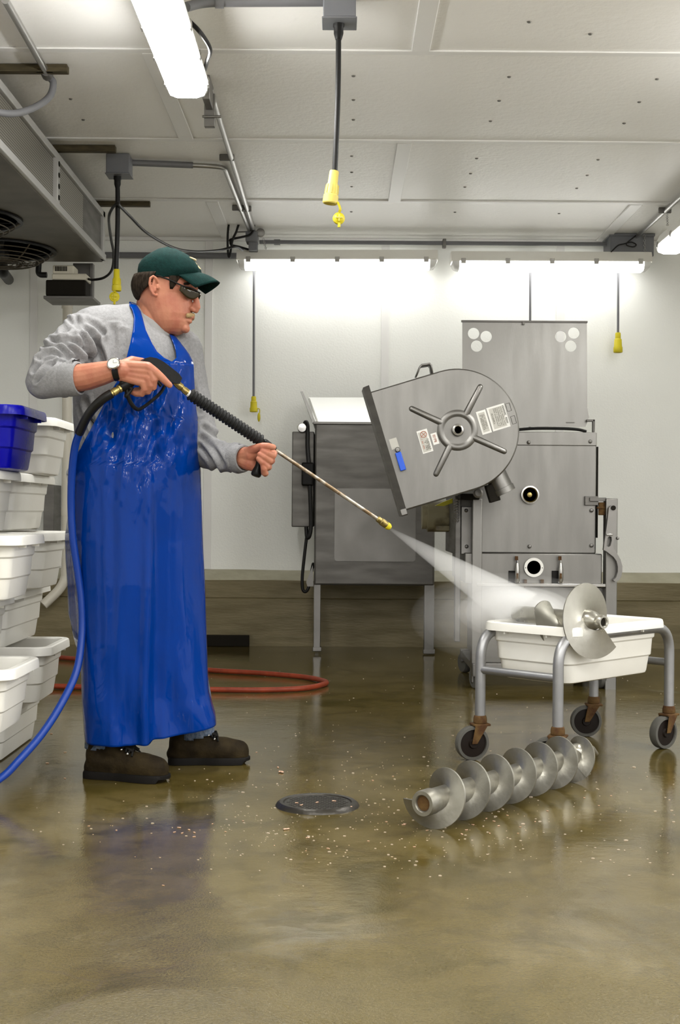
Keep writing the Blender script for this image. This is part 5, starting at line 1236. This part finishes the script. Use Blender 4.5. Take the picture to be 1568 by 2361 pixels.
def ap_depth(px, y, th, B_, dc, k, xc):
    f = max(0, min(1, (y-960)/500))
    f2 = max(0, min(1, (y-1350)/300))
    sn = math.sin(th)
    d = dc + k*(px-xc)/150 - B_*(math.copysign(abs(sn)**(1-0.55*f2), sn))
    g = 0.0
    if th > 0:
        w0 = max(0, math.sin(th))
        # the two halves of the skirt meet in one long crease
        cr = 349 + 4*math.sin(y/160)
        e = px - cr
        g += f*w0*(0.044/(1+math.exp(-e/1.8)) - 0.020*math.exp(-((e+14)/11)**2) + 0.010*math.exp(-((e-16)/12)**2))
        fu = noise.noise(Vector((px*0.030 + 3.1, y*0.0022, 0.4)))*0.011 + noise.noise(Vector((px*0.075, y*0.0035, 5.2)))*0.004
        top = max(0, min(1, (1250-y)/350))
        fu += top*(noise.noise(Vector((px*0.05 + y*0.012, y*0.011 - px*0.01, 8.8)))*0.019 + noise.noise(Vector((px*0.12 - y*0.02, y*0.03, 2.2)))*0.007)
        ch_ = math.exp(-((y-985)/95)**2)
        fu += ch_*(noise.noise(Vector((px*0.055 + y*0.012 + 1.7, y*0.017 - px*0.006, 3.3)))*0.026 + noise.noise(Vector((px*0.09, y*0.06, 6.1)))*0.006)
        g += w0*fu*min(1, (y-820)/60)
        low = max(0, min(1, (y-1480)/200)); g += low*w0*0.010*math.sin((px-0.35*(y-1500))/17)
    return d + g
ap = MB(); rowsY = []
y = 837.0
while y < 1712: rowsY.append(y); y += 6.0
rowsY.append(1712.0); NC = 110
grid = []
for y in rowsY:
    xl, xr, B_, k = tab(AP, y); dc = 4.357; xc, a = (xl+xr)/2, (xr-xl)/2
    z = H - (y-CY)/F*4.25
    if y < 1078: c0 = max(-1, min(1, (tab(BIBL, y)[0]-xc)/a)); t0 = math.acos(c0)
    else: t0 = math.pi
    c1 = (tab(BIBR, y)[0]-xc)/a
    t1 = math.acos(c1) if c1 < 1 else -0.45*min(1, (y-950)/80)
    fw = tab(FLAP, y)[0] if y > 1075 else 0
    row = []; nf = 10
    for j in range(nf):
        t = 1 - j/nf
        th = t0
        px = xc + a*math.cos(t0) - fw*t; d = ap_depth(xc + a*math.cos(t0), y, t0, B_, dc, k, xc) + (0.0 if fw == 0 else 0.05*min(1, 5*t) + 0.10*t)
        if fw == 0: d += 0.04*t*(1 if y > 1080 else 0)
        yy = y
        row.append((px, d))
    for j in range(NC+1):
        th = lerp(t0, t1, j/NC); px = xc + a*math.cos(th); row.append((px, ap_depth(px, y, th, B_, dc, k, xc)))
    lf = max(0, (y-1560)/152)
    grid.append([Vector(((px-CX)/F*d, d, z + lf*(0.010*max(0, min(1, (px-345)/8)) + 0.026*max(0, (px-350)/150)**1.5))) for px, d in row])
# keep pixel columns true under the small camera roll
def roll_fix(v):
    x = v.x*F/v.y; y_ = (H-v.z)*F/v.y
    return Vector(((x + y_*SR)/F*v.y, v.y, v.z))
grid = [[roll_fix(v) for v in r] for r in grid]
nC = len(grid[0])
ap.v = [v for r in grid for v in r]
ap.f = [(i*nC+j, i*nC+j+1, (i+1)*nC+j+1, (i+1)*nC+j) for i in range(len(grid)-1) for j in range(nC-1)]
# straps over the shoulders
def strap_(rows):
    vs = []; n = 8
    rr = []
    y = rows[0][0]
    while y < rows[-1][0]: rr.append(y); y += 4
    rr.append(rows[-1][0])
    for y in rr:
        xl, xr = tab(rows, y)
        for j in range(n+1):
            px = lerp(xl, xr, j/n)
            A = tab(AP, 837); 
            d_t = tor_d(px, y, 0.012)
            xc, a = (A[0]+A[1])/2, (A[1]-A[0])/2
            th = math.acos(max(-1, min(1, (px-xc)/a))); d_a = ap_depth(px, 837, th, A[2], 4.357, A[3], xc)
            m_ = max(0, min(1, (y-790)/47)); d = lerp(d_t, d_a, m_)
            z = H - (y-CY)/F*lerp(4.30, 4.25, m_)
            vs.append(roll_fix(Vector(((px-CX)/F*d, d, z))))
    ap.add(vs, [(i*(n+1)+j, i*(n+1)+j+1, (i+1)*(n+1)+j+1, (i+1)*(n+1)+j) for i in range(len(rr)-1) for j in range(n)])
strap_([(702, 297, 313), (712, 299, 318), (722, 305, 324), (740, 309, 329), (770, 307, 336), (800, 301, 350), (818, 296, 362), (830, 293, 378), (837, 291, 396)])
strap_([(771, 391, 402), (785, 396, 412), (800, 402, 424), (815, 406, 436), (828, 407, 443), (837, 396, 446)])
ap.weld(0.0008)
apo = ap.build('apron', M['apron'], me_, smooth=180, solid=0.0022)
nk = MB(); nk.tube(smooth_path([P(303, 706, 4.30), P(300, 702, 4.36), P(322, 712, 4.44), P(360, 745, 4.46), P(396, 772, 4.42)], 6), 0.010, 8, sx=0.3); nk.build('neck_strap', M['apron'], apo)
wt = MB().tube(smooth_path([P(207, 962, 4.205), P(216, 973, 4.19), P(226, 986, 4.18)], 4), 0.004, 6); wt.build('waist_tie', M['blackpl'], apo)

# ---- hair, cap, glasses, watch
hr = MB()
def hband(y, xb, xf, w_, t0, t1, grow, n=24):
    xc, a = (xb+xf)/2, (xf-xb)/2 + grow*690; out = []
    for k in range(n+1):
        t = lerp(t0, t1, k/n); c, s = math.cos(t), math.sin(t)
        x = a*math.copysign(abs(c)**0.8, c); l = (w_+grow)*math.copysign(abs(s)**0.92, s)*(1-0.26*max(0, c)**1.5)
        q = hp_(xc+x, y, l); q += Vector((1, 1, 1))*0.0025*noise.noise(q*90); out.append(q)
    return out
rows_h = []
for y, gr_, lim in ((636, 0.010, 1.62), (644, 0.012, 1.66), (652, 0.013, 1.70), (660, 0.013, 1.74), (668, 0.013, 1.80), (675, 0.0115, 1.92), (682, 0.009, 2.08), (688, 0.005, 2.28), (694, -0.001, 2.5), (699, -0.008, 2.75)):
    xb, xf, w_ = tab(HS, y); rows_h.append(hband(y, xb, xf, w_, lim, 2*math.pi-lim, gr_))
hr.loft(rows_h, closed=False)
for sg in (-1, 1):
    rows_s = []
    for y, tA, tB, gr_ in ((636, 0.90, 1.35, 0.005), (648, 1.00, 1.34, 0.005), (658, 1.08, 1.33, 0.004), (667, 1.15, 1.32, 0.003), (675, 1.19, 1.29, -0.001)):
        xb, xf, w_ = tab(HS, y); r_ = hband(y, xb, xf, w_, tA, tB, gr_, 8)
        if sg < 0: r_ = hband(y, xb, xf, w_, -tA, -tB, gr_, 8)
        rows_s.append(r_)
    hr.loft(rows_s, closed=False)
hr.build('hair', M['hair'], me_, smooth=180, solid=0.004)
mo_ = MB()
for i in range(9):
    l = lerp(-0.030, 0.030, i/8); q = 1-abs(l)/0.034
    mo_.ball(hp_(440 + 5.5*q, 728.5 + 4*(1-q), l), (0.0065+0.003*q, 0.006, 0.0085), 8, 6)
remeshed(mo_, 0.0016, 2, lambda c, n: 0.0012*noise.noise(c*400)).build('moustache', M['tash'], me_, smooth=180)
eb = MB()
for sg in (-1, 1):
    eb.caps_chain([(hp_(437, 662, sg*0.050), 0.004), (hp_(449, 659, sg*0.030), 0.005), (hp_(454, 661, sg*0.012), 0.004)], 8)
eb.build('eyebrow', M['hair'], me_)
# cap
CP = [(648, 321, 447, 0.0815), (642, 318, 457, 0.0835), (634, 317, 467, 0.0845), (624, 317, 464, 0.0845), (613, 319, 458, 0.082), (602, 327, 450, 0.077), (592, 339, 438, 0.067), (583, 354, 422, 0.052), (577, 364, 411, 0.037), (573, 376, 398, 0.018), (572, 384, 391, 0.005)]
def cring(y, xb, xf, w_, n=48):
    xc, a = (xb+xf)/2, (xf-xb)/2; out = []
    for k in range(n):
        t = 2*math.pi*k/n; c, s = math.cos(t), math.sin(t)
        q = hp_(xc + a*math.copysign(abs(c)**0.85, c), y, w_*math.copysign(abs(s)**0.9, s)*(1-0.12*max(0, c)**2))
        # six stitched panels
        q += (hp_(xc, y, 0) - q).normalized()*0.0015*max(0, 1-abs(((t/(math.pi/3)) % 1)-0.5)*0 - 10*min((t/(math.pi/3)) % 1, 1-(t/(math.pi/3)) % 1))
        q += Vector((1, 1, 1))*0.003*noise.noise(q*18); out.append(q)
    return out
cpm = MB(); cpm.loft([cring(*r) for r in CP]); cap_o = cpm.build('cap', M['cap'], me_, smooth=60)
vs_ = MB(); rowsv = []
for i in range(25):
    s = lerp(-1, 1, i/24); bx_ = 466 - 38*s*s; by_ = 633 + 12*s*s; tx = 509 - 44*s*s*(0.7+0.3*s*s); ty = 655 + 6*s*s + 12*abs(s)**3
    rowsv.append([hp_(lerp(bx_, tx, t), lerp(by_, ty, t) - 3.0*math.sin(t*math.pi)*(1-s*s), s*lerp(0.073, 0.064, t)) for t in [k/8 for k in range(9)]])
vs_.loft(rowsv, closed=False); vs_.build('visor', M['cap'], cap_o, smooth=60, solid=0.004)
MB().ball(hp_(387, 572, 0), (0.008, 0.008, 0.004), 10, 6).build('button', M['cap'], cap_o)
st = MB()
for (a_, b2) in (((444, 597), (447, 603)), ((447, 599), (451, 601)), ((445, 604), (449, 607)), ((450, 608), (454, 613)), ((453, 614), (457, 617)), ((457, 617), (461, 622))):
    for l in (-0.020, -0.012, -0.003, 0.006):
        st.tube([hp_(a_[0]+2.5-abs(l)*150, a_[1], l), hp_(b2[0]+2.5-abs(l)*150, b2[1], l+0.004)], 0.0026, 5)
st.build('embroidery', M['thread'], cap_o)
# glasses
gl = MB()
for sg in (-1, 1):
    gl.tube(smooth_path([hp_(372, 646, sg*0.083), hp_(384, 647, sg*0.083), hp_(410, 657, sg*0.079), hp_(432, 667, sg*0.070), hp_(441, 670, sg*0.064), hp_(455, 673, sg*0.040), hp_(463, 678, sg*0.010)], 6), 0.0026, 8, sx=0.7)
gl.tube([hp_(463, 678, -0.010), hp_(465, 680, 0), hp_(463, 678, 0.010)], 0.0028, 8); glo = gl.build('glasses', M['blackpl'], me_)
for sg in (-1, 1):
    rw = []
    for i in range(11):
        u = i/10; x = lerp(431, 464, u**0.8); l = sg*lerp(0.071, 0.007, u**1.15); yt = lerp(667.5, 679, u); hh = 23*math.sin(math.pi*min(0.97, max(0.06, 0.10+0.80*u)))**0.6*(1-0.35*u**4)
        rw.append([hp_(x - 2.5*(k/6)**2, yt + hh*k/6, l) for k in range(7)])
    MB().loft(rw, closed=False).build('lens', M['lens'], glo, solid=0.002)
MB().ball(hp_(465, 681, -0.004), (0.0025, 0.0025, 0.005), 8, 6).build('nose_pad', M['chrome'], glo)
# watch
wc, wa = P(270, 853, 4.031), (P(285, 852, 4.03)-P(255, 855, 4.034)).normalized()
wb_ = MB(); wb_.lathe([(0.0312, -0.010), (0.0345, -0.009), (0.0345, 0.009), (0.0312, 0.010)], wc, wa, 32); wo = wb_.build('watch', M['black'], me_)
fd = Vector((0.02, -0.90, 0.42)).normalized(); fd = (fd - wa*fd.dot(wa)).normalized(); fc = wc + fd*0.0335
MB().lathe([(0.0001, 0.0), (0.0205, 0.0), (0.0208, 0.007), (0.0180, 0.010), (0.0172, 0.0085)], fc, fd, 32).build('watch_case', M['chrome'], wo)
MB().lathe([(0.0174, 0.0085), (0.0001, 0.0087)], fc, fd, 28).build('watch_dial', M['dial'], wo)
hd_ = MB(); up_ = fd.cross(wa)
hd_.tube([fc+fd*0.0095, fc+fd*0.0095+up_*0.009], 0.0007, 5); hd_.tube([fc+fd*0.0095, fc+fd*0.0095+wa*0.012], 0.0005, 5); hd_.build('watch_hands', M['ink'], wo)

# ------------------------------------------------------------------ pressure lance held in both hands
def gd(px): return 4.060 + (px-330)*0.00070
def GW(px, py, off=0.0): return P(px, py, gd(px)-off)
gun = thing('pressure_lance', GW(620, 1030), 'black trigger gun with ribbed grip and long worn steel lance held in both hands', 'pressure washer lance')
gex = (P(430, 900, gd(430)) - P(330, 900, gd(330))); gex.normalize(); gez = Vector((0,0,1)); go = GW(360, 860)
def outl(pts): return [((GW(x, y)-go).dot(gex), (GW(x, y)-go).z) for x, y in pts]
pts = [(323, 834), (327, 826), (340, 823), (356, 827), (372, 836), (392, 852), (409, 866), (416, 876), (411, 889), (402, 887), (390, 884), (374, 876), (360, 864), (346, 852), (332, 845)]
gb = MB().plate(outl(pts), go, gex, gez, 0.036).build('gun_body', M['blackpl'], gun, bevel=0.007, seg=3)
gr_ = MB(); gr_.caps_chain([(GW(342, 842), 0.017), (GW(318, 866), 0.0175), (GW(296, 884), 0.017), (GW(281, 893), 0.015)], 14); gr_.caps_chain([(GW(283, 884), 0.011), (GW(302, 897), 0.010), (GW(292, 912), 0.008)], 10)
gr_.build('handle', M['blackpl'], gun)
MB().tube(smooth_path([GW(290, 893), GW(294, 912), GW(303, 931), GW(313, 942), (GW(323, 943)), GW(345, 928), GW(368, 908), GW(378, 893), GW(384, 882)], 5), 0.0055, 8, sx=1.5).build('trigger_guard', M['blackpl'], gun)
MB().tube(smooth_path([GW(360, 868), GW(364, 880), GW(372, 890)], 4), 0.006, 8).build('trigger', M['black'], gun)
def seg_(a, b, prof, m, nm, n=18):
    A, B_ = GW(*a), GW(*b); L_ = (B_-A).length
    return MB().lathe([(r, t*L_) for r, t in prof], A, B_-A, n).build(nm, m, gun)
seg_((283, 892), (256, 908), [(0.0125, 0), (0.0135, 0.05), (0.0135, 0.35), (0.0105, 0.38), (0.0105, 0.5), (0.0125, 0.52), (0.0125, 0.85), (0.010, 0.9), (0.010, 1)], M['brass'], 'hose_coupling', 10)
seg_((402, 880), (438, 910), [(0.010, 0), (0.0105, 0.1), (0.012, 0.15), (0.012, 0.45), (0.010, 0.48), (0.010, 0.6), (0.0115, 0.63), (0.0115, 0.85), (0.008, 0.9), (0.008, 1)], M['brass'], 'brass_fitting', 10)
seg_((432, 905), (440, 911), [(0.0112, 0), (0.0112, 1)], M['labelw'], 'white_ring', 14)
pr = [(0.010, 0.0)]
nr = 23
for k in range(nr):
    pr += [(0.0165, (k+0.12)/nr*0.985+0.005), (0.0205, (k+0.38)/nr*0.985+0.005), (0.0205, (k+0.60)/nr*0.985+0.005), (0.0165, (k+0.86)/nr*0.985+0.005)]
pr += [(0.010, 1.0)]
seg_((436, 907), (604, 1018), pr, M['foam'], 'foam_grip', 20)
seg_((606, 1017), (634, 1037), [(0.008, 0), (0.0125, 0.1), (0.0125, 0.55), (0.010, 0.65), (0.010, 1.0)], M['blackpl'], 'lance_clamp', 14)
seg_((613, 1028), (589, 1098), [(0.011, 0), (0.0135, 0.1), (0.0125, 0.5), (0.0165, 0.86), (0.017, 0.95), (0.014, 1.0)], M['blackpl'], 'side_handle', 18)
seg_((604, 1017), (873, 1198), [(0.0062, 0), (0.0062, 1)], M['lance'], 'lance_tube', 14)
seg_((869, 1195), (893, 1212), [(0.007, 0), (0.0105, 0.08), (0.0105, 0.35), (0.0125, 0.4), (0.0125, 0.85), (0.010, 1)], M['brass'], 'nozzle', 14)
seg_((890, 1210), (900, 1217), [(0.009, 0), (0.0125, 0.15), (0.0125, 0.6), (0.008, 1.0)], M['yellow'], 'nozzle_tip', 12)
# ---- hose
hpth = [(258, 907, 4.012), (240, 918, 4.01), (218, 938, 4.02), (199, 964, 4.05), (183, 998, 4.09)]
hs = thing('water_hose', P(120, 1650, 4.06), 'blue hose with black sleeve running from the gun down the apron to the floor', 'hose')
MB().tube(smooth_path([P(*q) for q in hpth], 6), 0.0145, 14).build('black_sleeve', M['black'], hs)
hp2 = [(184, 996, 4.088), (173, 1030, 4.12), (166, 1090, 4.15), (164, 1160, 4.17), (168, 1240, 4.18), (180, 1323, 4.19), (188, 1387, 4.19), (189, 1460, 4.18), (177, 1545, 4.14), (143, 1620, 4.08), (97, 1692, 4.02), (42, 1755, 3.96), (0, 1795, 3.92)]
pth = [P(*q) for q in hp2]; e_ = pth[-1]; pth[-1].z = max(0.05, e_.z); pth += [Vector((e_.x-0.09, e_.y-0.10, 0.016)), Vector((e_.x-0.4, e_.y-0.25, 0.013))]
MB().tube(smooth_path(pth, 8), 0.0122, 14).build('hose', M['bluehose'], hs)

# ------------------------------------------------------------------ spray of water
def water(name, density, col=(0.93, 0.94, 0.96)):
    m = bpy.data.materials.new(name); m.use_nodes = True; nt = m.node_tree; nt.nodes.clear()
    o = nt.nodes.new('ShaderNodeOutputMaterial'); v = nt.nodes.new('ShaderNodeVolumeScatter')
    v.inputs['Color'].default_value = (*col, 1); v.inputs['Density'].default_value = density; v.inputs['Anisotropy'].default_value = 0.0
    nt.links.new(v.outputs[0], o.inputs['Volume']); return m
sp = thing('water_spray', P(900, 1219, 4.46), 'white fan of pressurised water spraying from the lance towards the auger', 'spray'); sp['kind'] = 'stuff'
def fan(up, lo, d0, d1, th0, th1, n=14, m=14):
    rings = []
    for i in range(n+1):
        t = i/n
        a = Vector((lerp(up[0][0], up[1][0], t), lerp(up[0][1], up[1][1], t), 0)); b = Vector((lerp(lo[0][0], lo[1][0], t), lerp(lo[0][1], lo[1][1], t), 0))
        d = lerp(d0, d1, t); th = lerp(th0, th1, t); A, B = P(a.x, a.y, d), P(b.x, b.y, d); c = (A+B)/2; h = (A-B)/2
        rings.append([c + h*math.cos(q) + Vector((0, th, 0))*math.sin(q) for q in [2*math.pi*k/m for k in range(m)]])
    return MB().loft(rings)
fan(((899,1216),(1240,1368)), ((898,1222),(1150,1436)), 4.46, 4.70, 0.004, 0.070).build('jet', water('water_jet', 9, (1,1,1)), sp, smooth=60)
for c_, rr, den in (((1190, 1412, 4.80), (0.19, 0.15, 0.085), 1.6), ((1175, 1425, 4.92), (0.33, 0.20, 0.15), 0.3)):
    for k in (1.15, 1.0, 0.85, 0.7, 0.55):
        m2 = MB(); m2.ball(P(*c_), tuple(q*k for q in rr), 28, 16); m2.build('mist', water('water_mist', den, (1,1,1)), sp, smooth=60)
